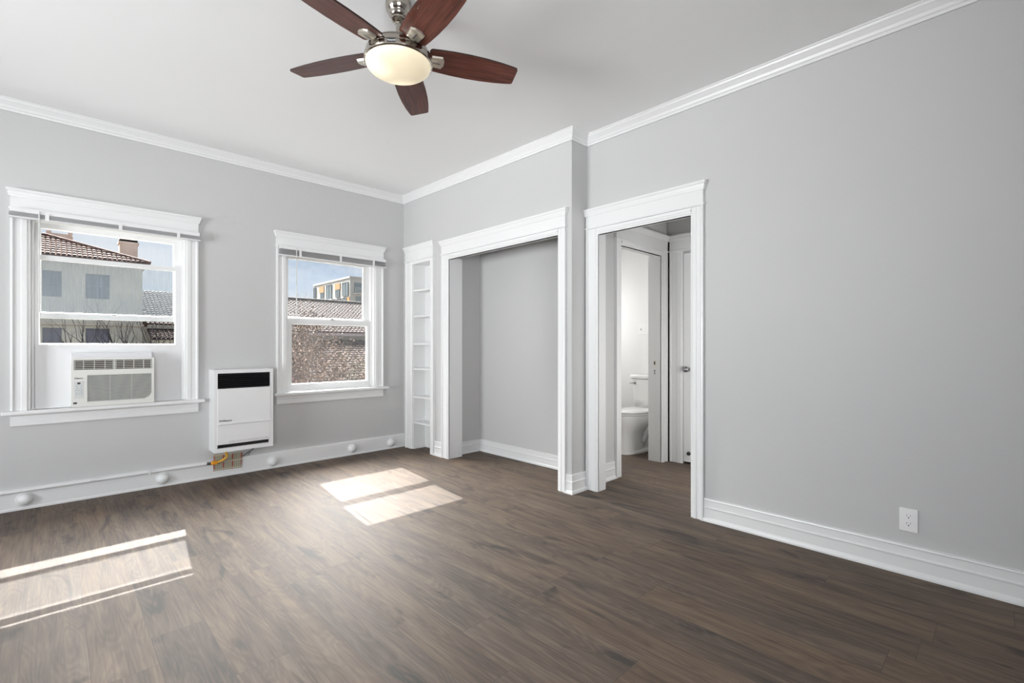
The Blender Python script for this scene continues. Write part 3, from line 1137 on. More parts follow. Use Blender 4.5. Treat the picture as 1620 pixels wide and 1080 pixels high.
b0 = raw('blade', blade_bm(), M['blade'], fan)
e0 = raw('blade_edge', edge_bm(), M['blade_edge'], b0)
c0 = raw('blade_bracket', clip_bm(), M['clip'], b0)
s0 = bmesh.new()
bbox(s0, 0.170, 0.205, -0.0035, 0.0035, -0.0175, -0.0165, 0.0004)
s0 = raw('bracket_slot', s0, M['steel'], b0)
for k in range(5):
    if k == 0:
        b_ = b0
    else:
        b_ = b0.copy()
        COL.objects.link(b_)
        for ch in (e0, c0, s0):
            c_ = ch.copy()
            COL.objects.link(c_)
            c_.parent = b_
    b_.location = (0, 0, ZBL - 2.60)
    b_.rotation_euler = (Matrix.Rotation(R(-24.69 + 72 * k), 3, 'Z') @ Matrix.Rotation(R(-11.6), 3, 'X')).to_euler()

# ================================================================== air conditioner
ac = thing('air_conditioner', 'off-white window air conditioner sitting on the left window sill', 'air conditioner', (0.340, YB, 0.701))
AF = 4.765
bm = bmesh.new()
bbox(bm, 0.105, 0.575, AF + 0.018, YB + 0.40, 0.701, 1.058, 0.004)
obj('cabinet', bm, M['plastic'], ac)
# front bezel with three openings
bm = bmesh.new()
G1, G2 = (0.110, 0.338, 0.977, 1.049), (0.344, 0.572, 0.977, 1.049)
GR = (0.184, 0.570, 0.736, 0.937)
slab(bm, 'y', AF, AF + 0.020, (0.095, 0.586), (0.7015, 1.063), [G1, G2, GR])
bmesh.ops.bevel(bm, geom=[e for e in bm.edges if e.is_boundary is False and e.calc_face_angle(0) > 1.0], offset=0.0025, segments=2, affect='EDGES')
obj('front_bezel', bm, M['plastic'], ac)
bm = bmesh.new()
prism(bm, [(0.571, AF + 0.0015, 0.735), (0.571, AF + 0.0015, 0.785), (0.5655, AF + 0.0015, 0.771), (0.551, AF + 0.0015, 0.751), (0.524, AF + 0.0015, 0.737), (0.522, AF + 0.0015, 0.735)], (0, 0.016, 0))
obj('grille_corner', bm, M['plastic'], ac)
bm = bmesh.new()
for k in range(21):
    z = GR[2] + 0.0045 + k * (GR[3] - GR[2] - 0.007) / 20
    prism(bm, [(GR[0], AF + 0.003, z - 0.0032), (GR[0], AF + 0.003, z + 0.0022), (GR[0], AF + 0.009, z + 0.0026), (GR[0], AF + 0.009, z - 0.002)], (GR[1] - GR[0], 0, 0))
for xx in (0.315, 0.445):
    box(bm, xx - 0.0015, xx + 0.0015, AF + 0.004, AF + 0.014, GR[2], GR[3])
obj('intake_grille', bm, M['plastic_grey'], ac, label='grey green slatted intake grille')
bm = bmesh.new()
box(bm, GR[0], GR[1], AF + 0.0135, AF + 0.0185, GR[2], GR[3])
obj('filter', bm, M['ink'], ac)
for g in (G1, G2):
    bm = bmesh.new()
    w = g[1] - g[0]
    for k in range(5):
        z = g[2] + 0.008 + k * (g[3] - g[2] - 0.016) / 4
        prism(bm, [(g[0] + 0.004, AF + 0.001, z - 0.0014), (g[0] + 0.004, AF + 0.001, z + 0.0014), (g[0] + 0.004, AF + 0.007, z + 0.0024), (g[0] + 0.004, AF + 0.007, z - 0.0002)], (w - 0.008, 0, 0))
    for f in (0.0, 0.22, 0.5, 0.78, 1.0):
        xx = g[0] + 0.005 + (w - 0.010) * f
        box(bm, xx - 0.0016, xx + 0.0016, AF + 0.0005, AF + 0.010, g[2] + 0.003, g[3] - 0.003)
    fr = obj('vent_louver', bm, M['plastic'], ac)
    bm = bmesh.new()
    box(bm, g[0] + 0.0005, g[1] - 0.0005, AF + 0.0135, AF + 0.0185, g[2], g[3])
    obj('vent_cavity', bm, M['cavity_brown'], fr)
cp = bmesh.new()
bbox(cp, 0.110, 0.163, AF - 0.0015, AF + 0.004, 0.766, 0.894, 0.0012)
cp = obj('control_panel', cp, simple('panel_grey', (0.60, 0.61, 0.60, 1), 0.4), ac)
bm = bmesh.new()
box(bm, 0.1285, 0.1455, AF - 0.0024, AF, 0.871, 0.884)
obj('display', bm, M['black'], cp, label='tiny dark display')
mb = simple('button_blue', (0.34, 0.44, 0.50, 1), 0.4)
for (dx, dz_) in ((-0.013, 0.0), (0.013, 0.0), (-0.009, -0.016), (0.009, -0.018), (-0.016, -0.030), (0.0, -0.032), (0.016, -0.030), (-0.012, -0.046), (0.012, -0.044), (0.0, -0.056), (-0.015, -0.060), (0.015, -0.060)):
    bm = bmesh.new()
    lathe(bm, [(0.0036, 0.0), (0.0036, -0.0022), (0.002, -0.003)], (0.137 + dx, AF - 0.001, 0.857 + dz_), 10, 'y')
    obj('button', bm, mb, cp)
text_mesh('Gibson', 0.0150, M['ink'], 'lettering', ac, (0.112, AF - 0.0004, 0.9095), (1, 0, 0), (0, 0, 1), 0.0005, True, width=0.046)
bm = bmesh.new()
box(bm, 0.106, 0.127, AF - 0.0008, AF + 0.001, 0.725, 0.738)
obj('badge', bm, M['ink'], ac, label='small dark square badge')
bm = bmesh.new()
box(bm, 0.097, 0.576, AF + 0.045, YB + 0.052, 1.062, 1.101)
obj('filler_strip', bm, M['foam'], ac, label='grey filler strip above the unit')

# ================================================================== gas wall heater
HF, HX0, HX1, HZ0, HZ1 = 4.635, 0.979, 1.444, 0.247, 0.951
ht = thing('wall_heater', 'white gas wall heater with a black top grille below the windows', 'heater', (1.21, YB, HZ0))
bm = bmesh.new()
slab(bm, 'y', HF, HF + 0.03, (HX0, HX1), (HZ0, HZ1), [(1.004, 1.420, 0.789, 0.920), (1.002, 1.412, 0.282, 0.312)])
box(bm, HX0, HX0 + 0.012, HF + 0.03, YB - 0.001, HZ0, HZ1)
box(bm, HX1 - 0.012, HX1, HF + 0.03, YB - 0.001, HZ0, HZ1)
box(bm, HX0 + 0.012, HX1 - 0.012, HF + 0.03, YB - 0.001, HZ1 - 0.012, HZ1)
box(bm, HX0 + 0.012, HX1 - 0.012, HF + 0.03, YB - 0.001, HZ0, HZ0 + 0.012)
obj('cabinet', bm, M['enamel'], ht)
bm = bmesh.new()
bbox(bm, 1.003, 1.421, HF - 0.004, HF + 0.002, 0.502, 0.788, 0.002)
obj('front_panel', bm, M['enamel'], ht)
bm = bmesh.new()
bbox(bm, 1.001, 1.419, HF - 0.003, HF + 0.002, 0.314, 0.478, 0.002)
obj('lower_panel', bm, M['enamel'], ht)
bm = bmesh.new()
bbox(bm, 1.001, 1.421, HF - 0.014, HF + 0.002, 0.482, 0.497, 0.003)
obj('ledge', bm, M['enamel'], ht)
bm = bmesh.new()
box(bm, 1.005, 1.419, HF + 0.028, HF + 0.034, 0.790, 0.919)
for k in range(7):
    z = 0.802 + k * 0.0175
    prism(bm, [(1.005, HF + 0.002, z - 0.003), (1.005, HF + 0.002, z - 0.0005), (1.005, HF + 0.022, z + 0.011), (1.005, HF + 0.022, z + 0.008)], (0.414, 0, 0))
obj('top_grille', bm, M['black'], ht, label='black louvered top grille')
bm = bmesh.new()
box(bm, 1.003, 1.411, HF + 0.020, HF + 0.032, 0.283, 0.311)
bbox(bm, 1.012, 1.11, HF + 0.004, HF + 0.010, 0.297, 0.302, 0.001)
obj('lower_slot', bm, M['black'], ht, label='black slot along the bottom')
text_mesh('Williams', 0.021, M['ink'], 'lettering', ht, (1.012, HF - 0.0048, 0.5085), (1, 0, 0), (0, 0, 1), 0.0006, True, width=0.098)
bm = bmesh.new()
for r_ in range(2):
    x = 1.090
    while x < 1.400:
        w = random.uniform(0.008, 0.022)
        box(bm, x, x + w, HF - 0.0036, HF - 0.0028, 0.3235 + r_ * 0.009, 0.3285 + r_ * 0.009)
        x += w + 0.004
obj('printed_notice', bm, M['grey_ink'], ht, label='faint grey printed notice lines')

# gas pipe, valve, connector
gp_ = bmesh.new()
py, pz = YB - 0.036, 0.142
tube(gp_, [(XL + 0.02, py, pz), (0.955, py, pz - 0.006)], 0.0115, 12)
gasp = tag(obj('gas_pipe', gp_, M['trim'], None, True), 'thin white painted pipe lying along the top of the left baseboard', 'pipe')
bm = bmesh.new()
tube(bm, [(0.20, py, pz - 0.0), (0.23, py, pz)], 0.015, 12)
obj('coupling', bm, M['trim'], gasp, True)
bm = bmesh.new()
box(bm, 0.55, 0.565, py - 0.013, YB - 0.014, pz - 0.018, pz + 0.014)
obj('pipe_strap', bm, M['trim'], gasp)
gc_ = thing('gas_connector', 'yellow flexible gas connector with an orange valve under the heater', 'gas connector', (1.0, py, 0.13))
bm = bmesh.new()
tube(bm, [(0.956, py, pz - 0.006), (0.985, py, pz - 0.007)], 0.013, 6)
obj('fitting', bm, M['steel'], gc_)
bm = bmesh.new()
tube(bm, [(0.984, py, pz - 0.007), (0.994, py, pz - 0.007), (1.026, py, pz - 0.006), (1.036, py, pz - 0.006)], [0.010, 0.017, 0.017, 0.011], 8)
bbox(bm, 0.998, 1.030, py - 0.030, py - 0.015, pz - 0.016, pz - 0.006, 0.002)
obj('valve', bm, M['valve'], gc_, label='orange gas valve')
bm = bmesh.new()
pts = [(1.034, py, pz - 0.005), (1.052, py - 0.010, pz + 0.000), (1.078, py - 0.018, pz + 0.014), (1.100, py - 0.022, pz + 0.032), (1.107, py - 0.024, pz + 0.046), (1.098, py - 0.026, pz + 0.066), (1.086, py - 0.028, pz + 0.108)]
tube(bm, pts, 0.0095, 12)
obj('flexible_hose', bm, M['brass'], gc_, True)

# striped board leaning behind the connector
m_, nt_, b_ = new_mat('striped_board')
tcx = nt_.nodes.new('ShaderNodeTexCoord')
sp = nt_.nodes.new('ShaderNodeSeparateXYZ')
nt_.links.new(tcx.outputs['Object'], sp.inputs[0])


def nmath(nt, op, a, b=None):
    n = nt.nodes.new('ShaderNodeMath')
    n.operation = op
    for i, v in enumerate((a, b)):
        if v is None:
            continue
        if isinstance(v, (int, float)):
            n.inputs[i].default_value = v
        else:
            nt.links.new(v, n.inputs[i])
    return n.outputs[0]


stripe = nmath(nt_, 'SINE', nmath(nt_, 'MULTIPLY', sp.outputs['X'], 430.0))
rowz = nmath(nt_, 'FRACT', nmath(nt_, 'DIVIDE', sp.outputs['Z'], 0.064))
colx = nmath(nt_, 'FRACT', nmath(nt_, 'DIVIDE', sp.outputs['X'], 0.072))
gap = nmath(nt_, 'LESS_THAN', rowz, 0.10)
red = nmath(nt_, 'MULTIPLY', nmath(nt_, 'LESS_THAN', colx, 0.13), nmath(nt_, 'GREATER_THAN', rowz, 0.25))
mxa = nt_.nodes.new('ShaderNodeMixRGB')
mxa.inputs[1].default_value = (0.42, 0.36, 0.27, 1)
mxa.inputs[2].default_value = (0.22, 0.25, 0.20, 1)
nt_.links.new(nmath(nt_, 'GREATER_THAN', stripe, 0.15), mxa.inputs[0])
mxb = nt_.nodes.new('ShaderNodeMixRGB')
mxb.inputs[2].default_value = (0.55, 0.48, 0.38, 1)
nt_.links.new(gap, mxb.inputs[0])
nt_.links.new(mxa.outputs[0], mxb.inputs[1])
mxc = nt_.nodes.new('ShaderNodeMixRGB')
mxc.inputs[2].default_value = (0.30, 0.03, 0.025, 1)
nt_.links.new(red, mxc.inputs[0])
nt_.links.new(mxb.outputs[0], mxc.inputs[1])
nt_.links.new(mxc.outputs[0], b_.inputs['Base Color'])
b_.inputs['Roughness'].default_value = 0.5
bm = bmesh.new()
prism(bm, [(1.008, YB - 0.0245, 0.060), (1.226, YB - 0.0245, 0.056), (1.238, YB - 0.0245, 0.196), (1.012, YB - 0.0245, 0.204)], (0, 0.005, 0))
tag(obj('striped_board', bm, m_), 'small beige and red striped board fixed to the baseboard under the heater', 'board')
bm = bmesh.new()
tube(bm, [(1.335, YB - 0.06, 0.255), (1.330, YB - 0.02, 0.210), (1.300, YB - 0.010, 0.190), (1.262, YB - 0.012, 0.164), (1.236, YB - 0.010, 0.156)], 0.0045, 8)
tube(bm, [(1.352, YB - 0.05, 0.255), (1.318, YB - 0.016, 0.205), (1.298, YB - 0.006, 0.175), (1.290, YB - 0.006, 0.154)], 0.0028, 6)
tag(obj('cable', bm, M['cable'], None, True), 'thin grey cable hanging from the underside of the heater', 'cable')

# round caps on the baseboard
first = None
for (x, z, lab) in ((-0.142, 0.071, 'white round cap on the baseboard, farthest left below the air conditioner window'),
                    (0.650, 0.064, 'white round cap on the baseboard just left of the heater'),
                    (1.496, 0.066, 'white round cap on the baseboard just right of the heater'),
                    (2.287, 0.072, 'white round cap on the baseboard below the right window'),
                    (2.744, 0.068, 'white round cap on the baseboard nearest the corner bookcase')):
    if first is None:
        bm = bmesh.new()
        pr = [(0.050, 0.0), (0.050, -0.004), (0.047, -0.007)]
        for k in range(0, 9):
            a = k / 8 * math.pi / 2
            pr.append((0.042 * math.cos(a), -0.007 - 0.034 * math.sin(a)))
        lathe(bm, pr, (0, 0, 0), 32, 'y')
        first = obj('baseboard_cap', bm, M['trim'], None, True)
        o = first
    else:
        o = first.copy()
        COL.objects.link(o)
    o.location = (x, YB - 0.0178, z)
    tag(o, lab, 'cap', 'round caps along the window wall baseboard')

# ================================================================== wall outlet
ot = thing('wall_outlet', 'white duplex wall outlet low on the right wall', 'outlet', (XR, 0.338, 0.274))
bm = bmesh.new()
bbox(bm, XR - 0.007, XR, 0.301, 0.375, 0.216, 0.333, 0.003)
obj('cover_plate', bm, M['plate'], ot)
for zc in (0.2945, 0.2550):
    bm = bmesh.new()
    rg = []
    for k in range(24):
        a = 2 * math.pi * k / 24
        rg.append((0.338 + 0.0175 * math.cos(a), zc + max(-0.0145, min(0.0145, 0.0175 * math.sin(a)))))
    loft(bm, [[(XR - 0.0065, y, z) for y, z in rg], [(XR - 0.0092, y, z) for y, z in rg]])
    rc = obj('receptacle', bm, M['plate'], ot)
    bm = bmesh.new()
    box(bm, XR - 0.0096, XR - 0.0088, 0.3442, 0.3458, zc - 0.001, zc + 0.0085)
    box(bm, XR - 0.0096, XR - 0.0088, 0.3302, 0.3318, zc + 0.000, zc + 0.0075)
    lathe(bm, [(0.0028, -0.0004), (0.0028, 0.0004)], (XR - 0.0092, 0.338, zc - 0.007), 12, 'x')
    obj('slots', bm, M['dark'], rc)
bm = bmesh.new()
lathe(bm, [(0.003, 0.0), (0.003, -0.0014), (0.002, -0.002)], (XR - 0.0065, 0.338, 0.2748), 12, 'x')
obj('screw', bm, M['plate'], ot)

# ================================================================== bathroom
sw = thing('switch_plate', 'white double switch plate on the bathroom wall above the toilet', 'switch', (XB, 3.02, 1.36))
bm = bmesh.new()
bbox(bm, XB - 0.006, XB, 2.951, 3.088, 1.298, 1.422, 0.002)
obj('cover_plate', bm, M['plate'], sw)
bm = bmesh.new()
box(bm, XB - 0.012, XB - 0.005, 3.044, 3.054, 1.345, 1.368)
obj('toggle', bm, M['steel'], sw, label='small dark toggle')

TY = 2.842
to = thing('toilet', 'white two-piece toilet seen through the bathroom doorway', 'toilet', (4.75, TY, 0))


def oval(cx_, cy_, a, b, z, n=36, front=1.0):
    pts = []
    for k in range(n):
        t_ = 2 * math.pi * k / n
        x = math.cos(t_)
        y = math.sin(t_)
        pts.append((cx_ + (a * x), cy_ + b * (abs(y) ** 0.9) * (1 if y > 0 else -1), z))
    return pts


bm = bmesh.new()
secs = [(4.560, 0.198, 0.104, 0.0), (4.560, 0.192, 0.098, 0.06), (4.560, 0.186, 0.094, 0.14), (4.560, 0.188, 0.098, 0.20),
        (4.572, 0.206, 0.122, 0.25), (4.584, 0.232, 0.154, 0.30), (4.588, 0.246, 0.174, 0.345), (4.590, 0.252, 0.184, 0.39), (4.590, 0.252, 0.186, 0.415)]
loft(bm, [oval(c, TY, a, b, z) for c, a, b, z in secs])
loft(bm, [oval(4.650, TY, a, b, z) for a, b, z in ((0.288, 0.122, 0.0), (0.288, 0.122, 0.020), (0.278, 0.112, 0.032), (0.20, 0.09, 0.036))])
loft(bm, [[(4.70, TY + k * 0.12, 0.415), (5.07, TY + k * 0.105, 0.428)][::1] + [(5.07, TY + k * 0.10, 0.33), (4.78, TY + k * 0.10, 0.29)] for k in (-1, 1)])
bbox(bm, 4.90, 5.00, TY - 0.055, TY + 0.055, 0.02, 0.34, 0.02, 3)
obj('bowl', bm, M['porcelain'], to, 50)
bm = bmesh.new()
tube(bm, [(4.66, TY - 0.055, 0.10), (4.72, TY - 0.060, 0.16), (4.77, TY - 0.060, 0.235), (4.83, TY - 0.056, 0.265), (4.875, TY - 0.052, 0.22), (4.87, TY - 0.052, 0.13), (4.86, TY - 0.052, 0.02)], [0.040, 0.043, 0.046, 0.046, 0.044, 0.042, 0.044], 14)
tube(bm, [(4.80, TY - 0.02, 0.02), (4.80, TY - 0.02, 0.24)], 0.07, 14)
obj('trapway', bm, M['porcelain'], to, True)
bm = bmesh.new()
loft(bm, [oval(4.588, TY, 0.246, 0.180, 0.416), oval(4.588, TY, 0.254, 0.188, 0.420), oval(4.588, TY, 0.254, 0.188, 0.432), oval(4.588, TY, 0.248, 0.182, 0.436)])
obj('seat', bm, M['porcelain'], to, 50)
bm = bmesh.new()
loft(bm, [oval(4.584, TY, 0.250, 0.184, 0.4405), oval(4.584, TY, 0.258, 0.190, 0.445), oval(4.584, TY, 0.256, 0.188, 0.455), oval(4.584, TY, 0.235, 0.170, 0.464), oval(4.584, TY, 0.12, 0.09, 0.468)])
bbox(bm, 4.815, 4.860, TY - 0.085, TY + 0.085, 0.432, 0.452, 0.006)
obj('seat_lid', bm, M['porcelain'], to, 50)
bm = bmesh.new()
tk = []
for z, x0, hw in ((0.430, 4.905, 0.165), (0.440, 4.893, 0.178), (0.55, 4.885, 0.186), (0.775, 4.872, 0.196)):
    r = 0.03
    ring = []
    for cxx, cyy, a0 in ((x0 + r, TY - hw + r, 180), (5.085 - r, TY - hw + r, 270), (5.085 - r, TY + hw - r, 0), (x0 + r, TY + hw - r, 90)):
        for q in range(6):
            a = R(a0 + 90 * q / 5)
            ring.append((cxx + r * math.cos(a), cyy + r * math.sin(a), z))
    tk.append(ring)
loft(bm, tk)
obj('tank', bm, M['porcelain'], to, 50)
bm = bmesh.new()
bbox(bm, 4.858, 5.095, TY - 0.210, TY + 0.210, 0.776, 0.822, 0.012, 3)
obj('tank_lid', bm, M['porcelain'], to, 50)
bm = bmesh.new()
lathe(bm, [(0.012, 0.0), (0.012, -0.008), (0.007, -0.012)], (4.876, TY + 0.150, 0.730), 14, 'x')
tube(bm, [(4.866, TY + 0.150, 0.730), (4.860, TY + 0.178, 0.726), (4.860, TY + 0.215, 0.722)], [0.006, 0.006, 0.005], 8)
obj('flush_lever', bm, M['steel'], to, True, label='small metal flush lever')

# ================================================================== outside
def noisy(name, c1, c2, scale, rough=0.8, stretch=(1, 1, 1)):
    m, nt, b = new_mat(name)
    t_ = nt.nodes.new('ShaderNodeTexCoord')
    mp_ = nt.nodes.new('ShaderNodeMapping')
    mp_.inputs['Scale'].default_value = stretch
    nt.links.new(t_.outputs['Object'], mp_.inputs[0])
    n = nt.nodes.new('ShaderNodeTexNoise')
    n.inputs['Scale'].default_value = scale
    n.inputs['Detail'].default_value = 5
    nt.links.new(mp_.outputs[0], n.inputs['Vector'])
    r = nt.nodes.new('ShaderNodeValToRGB')
    r.color_ramp.elements[0].position = 0.35
    r.color_ramp.elements[1].position = 0.65
    r.color_ramp.elements[0].color = c1
    r.color_ramp.elements[1].color = c2
    nt.links.new(n.outputs['Fac'], r.inputs[0])
    nt.links.new(r.outputs[0], b.inputs['Base Color'])
    b.inputs['Roughness'].default_value = rough
    b.inputs['Specular IOR Level'].default_value = 0.08
    return m


M['tile_a'] = noisy('clay_roof_tile', (0.035, 0.017, 0.013, 1), (0.150, 0.085, 0.068, 1), 6.0)
M['tile_b'] = noisy('rosy_roof_tile', (0.014, 0.0068, 0.0055, 1), (0.042, 0.0235, 0.0195, 1), 8.0)
M['stucco'] = noisy('grey_stucco', (0.48, 0.46, 0.395, 1), (0.58, 0.555, 0.475, 1), 0.6)
M['stucco_tan'] = noisy('tan_stucco', (0.30, 0.285, 0.24, 1), (0.38, 0.355, 0.30, 1), 0.8)
M['chimney'] = noisy('tan_chimney_stucco', (0.46, 0.41, 0.35, 1), (0.58, 0.52, 0.45, 1), 1.2)
M['win_dark'] = simple('dark_window', (0.07, 0.075, 0.12, 1), 0.3)
M['frame_dark'] = simple('dark_window_frame', (0.13, 0.14, 0.18, 1), 0.5)
M['modern'] = simple('pale_cladding', (0.42, 0.405, 0.38, 1), 0.7, spec=0.2)
M['modern_glass'] = simple('grey_glazing', (0.14, 0.17, 0.18, 1), 0.15)
M['orange'] = simple('orange_panel', (0.36, 0.21, 0.08, 1), 0.7, spec=0.1)
M['gutter'] = simple('pale_gutter', (0.40, 0.33, 0.31, 1), 0.6)
M['bark'] = noisy('grey_bark', (0.10, 0.085, 0.075, 1), (0.20, 0.17, 0.145, 1), 6)
M['bark_dark'] = simple('dark_bark', (0.035, 0.03, 0.035, 1), 0.8, spec=0.1)
M['twig'] = simple('brown_twig', (0.13, 0.095, 0.075, 1), 0.8)
M['leaf'] = noisy('withered_leaf', (0.06, 0.037, 0.025, 1), (0.115, 0.077, 0.052, 1), 3)
M['leaf_red'] = simple('red_leaf', (0.20, 0.06, 0.035, 1), 0.8, spec=0.1)
M['leaf_olive'] = noisy('olive_leaf', (0.06, 0.052, 0.026, 1), (0.11, 0.095, 0.05, 1), 3)
M['soil'] = noisy('yard_soil', (0.045, 0.04, 0.03, 1), (0.07, 0.06, 0.045, 1), 0.8)


def tile_field(bm, eave0, eave1, ridge0, ridge1, tw=0.20, course=0.30, amp=0.045, base=0.07):
    """barrel tiles over a quad whose left edge runs eave0-ridge0 and right edge eave1-ridge1 (a hip may narrow it)"""
    e0, e1, r0, r1 = map(Vector, (eave0, eave1, ridge0, ridge1))
    slope = ((r0 + r1) / 2 - (e0 + e1) / 2)
    d = (e1 - e0).normalized()
    up = slope - d * slope.dot(d)
    L = up.length
    up.normalize()
    n = d.cross(up).normalized()
    if n.z < 0:
        n = -n
    nc = max(2, int(L / course))
    for c in range(nc):
        f0, f1 = c / nc, (c + 1.12) / nc
        f1 = min(f1, 1.0)
        a0, b0_ = e0.lerp(r0, f0), e1.lerp(r1, f0)
        a1, b1_ = e0.lerp(r0, f1), e1.lerp(r1, f1)
        s0 = (a0 - e0).dot(d)
        s1 = (b0_ - e0).dot(d)
        k0, k1 = math.ceil(s0 / tw), math.floor(s1 / tw)
        for k in range(k0, k1):
            rows = []
            for (f, lift) in ((f0, base), (f1, 0.0)):
                o = e0 + up * (L * f) + n * lift
                rows.append([o + d * (k * tw + tw * q / 4) + n * (amp * h_) for q, h_ in ((0.25, 0.0), (0.7, 0.8), (2.0, 1.15), (3.3, 0.8), (3.75, 0.0))])
            va = [bm.verts.new(p) for p in rows[0]]
            vb = [bm.verts.new(p) for p in rows[1]]
            for q in range(4):
                bm.faces.new((va[q], va[q + 1], vb[q + 1], vb[q]))
            bm.faces.new(list(reversed(va)))
    # pan below the barrels
    th = n * 0.10
    a = [e0, e1, r1, r0]
    if (r1 - r0).length < 0.01:
        a = [e0, e1, r0]
    loft(bm, [[p - th for p in a], [p + n * 0.005 for p in a]])


K = 34.0 / 16.0
def S(x, z, y=34.0):                                    # measured on a plane 16 m off, moved out to y
    return x * y / 16.0, CAM_H + (z - CAM_H) * y / 16.0


# ground far below (the room is upstairs)
bm = bmesh.new()
box(bm, -60, 90, 5.6, 140, -4.6, -4.4)
tag(obj('ground', bm, M['soil']), 'bare ground of the yards far below the windows', 'ground', None, 'structure')

# ---- stucco house across the yard
ha = thing('stucco_house', 'grey stucco house with a clay tile hip roof beyond the left window', 'house', (-1.2, 34.0, -4.4))
xr, zt = S(1.718, 3.30)
wl = [S(-0.147, 2.985), S(0.155, 2.985), S(0.592, 2.985), S(1.057, 2.985)]
zu0, zu1 = S(0, 2.36)[1], S(0, 2.985)[1]
zl0, zl1 = S(0, 0.90)[1], S(0, 1.606)[1]
wx = [(-4.6, -3.5), (-2.5, -1.55), (-0.40, 0.32), (1.24, 2.23)]
bm = bmesh.new()
slab(bm, 'y', 34.0, 34.3, (-7.0, xr), (-4.4, 5.72), [(a, b_, zu0, zu1) for a, b_ in wx] + [(a, b_, zl0, zl1) for a, b_ in wx])
box(bm, xr - 0.3, xr, 34.3, 37.6, -4.4, 5.72)
box(bm, -7.0, -6.7, 34.3, 37.6, -4.4, 5.72)
obj('wall', bm, M['stucco'], ha)
bm = bmesh.new()
zb_ = S(0, 1.711)[1]
box(bm, -7.0, xr + 0.05, 33.90, 34.02, zb_ - 0.06, zb_ + 0.06)
box(bm, -7.0, xr + 0.10, 33.80, 34.02, 5.50, 5.72)
obj('cornice', bm, M['chimney'], ha)
for a, b_ in wx:
    for z0, z1 in ((zu0, zu1), (zl0, zl1)):
        bm = bmesh.new()
        box(bm, a, b_, 34.18, 34.24, z0, z1)
        w_ = obj('window', bm, M['win_dark'], ha)
        bm = bmesh.new()
        box(bm, (a + b_) / 2 - 0.025, (a + b_) / 2 + 0.025, 34.13, 34.18, z0, z1)
        box(bm, a, b_, 34.13, 34.18, (z0 + z1) / 2 - 0.025, (z0 + z1) / 2 + 0.025)
        obj('mullion', bm, M['frame_dark'], w_)
bm = bmesh.new()
EL, ER, AP = (-7.5, 33.45, 5.80), (3.94, 33.45, 5.80), (-0.235, 35.8, 7.06)
RL = (-7.5, 35.8, 7.06)
tile_field(bm, EL, ER, RL, AP)
tile_field(bm, (3.94, 33.45, 5.80), (3.94, 38.15, 5.80), AP, AP)
tile_field(bm, (3.94, 38.15, 5.80), (-7.5, 38.15, 5.80), AP, RL)
tube(bm, [(3.94, 33.45, 5.86), (-0.235, 35.8, 7.14)], 0.10, 8)
tube(bm, [(3.94, 38.15, 5.86), (-0.235, 35.8, 7.14)], 0.10, 8)
tube(bm, [(-0.235, 35.8, 7.14), (-7.5, 35.8, 7.14)], 0.10, 8)
obj('roof', bm, M['tile_a'], ha)
for (x0, x1, y0, y1, z0, z1) in ((-0.235, 0.75, 37.0, 37.55, 5.9, 7.52), (2.85, 3.70, 36.6, 37.3, 5.6, 7.56)):
    bm = bmesh.new()
    box(bm, x0, x1, y0, y1, z0, z1)
    box(bm, x0 - 0.06, x1 + 0.06, y0 - 0.06, y1 + 0.06, z1 - 0.26, z1 - 0.12)
    if x0 < 0:
        box(bm, x0 - 0.05, x0 + 0.16, y0 - 0.04, y1 + 0.04, z1 - 0.05, z1 + 0.10)
        box(bm, x1 - 0.16, x1 + 0.05, y0 - 0.04, y1 + 0.04, z1 - 0.05, z1 + 0.10)
    else:
        loft(bm, [[(x0 - o, y0 - o, z), (x1 + o, y0 - o, z), (x1 + o, y1 + o, z), (x0 - o, y1 + o, z)] for z, o in ((z1 - 0.12, 0.0), (z1 + 0.05, 0.0), (z1 + 0.25, -0.06))])
    obj('chimney', bm, M['chimney'], ha)

# ---- lower wing
hb = thing('low_wing', 'lower tile-roofed wing to the right of the grey stucco house', 'house', (6.0, 34.5, -4.4))
bm = bmesh.new()
box(bm, xr + 0.02, 8.5, 33.4, 41.5, -4.4, 2.25)
obj('wall', bm, M['stucco_tan'], hb)
bm = bmesh.new()
tile_field(bm, (xr + 0.05, 33.0, 2.36), (9.0, 33.0, 2.36), (xr + 0.05, 38.0, 4.68), (9.0, 38.0, 4.68))
tile_field(bm, (9.0, 43.0, 2.36), (xr + 0.05, 43.0, 2.36), (9.0, 38.0, 4.68), (xr + 0.05, 38.0, 4.68))
obj('roof', bm, M['tile_b'], hb)
bm = bmesh.new()
tile_field(bm, (xr + 0.12, 31.2, 1.55), (9.0, 31.2, 1.55), (xr + 0.12, 33.3, 2.16), (9.0, 33.3, 2.16))
obj('porch_roof', bm, M['tile_b'], hb)
bm = bmesh.new()
box(bm, xr + 0.1, 9.0, 32.9, 33.02, 2.16, 2.36)
box(bm, xr + 0.12, 9.0, 31.2, 31.3, -4.4, 1.5)
obj('fascia', bm, M['stucco_tan'], hb)

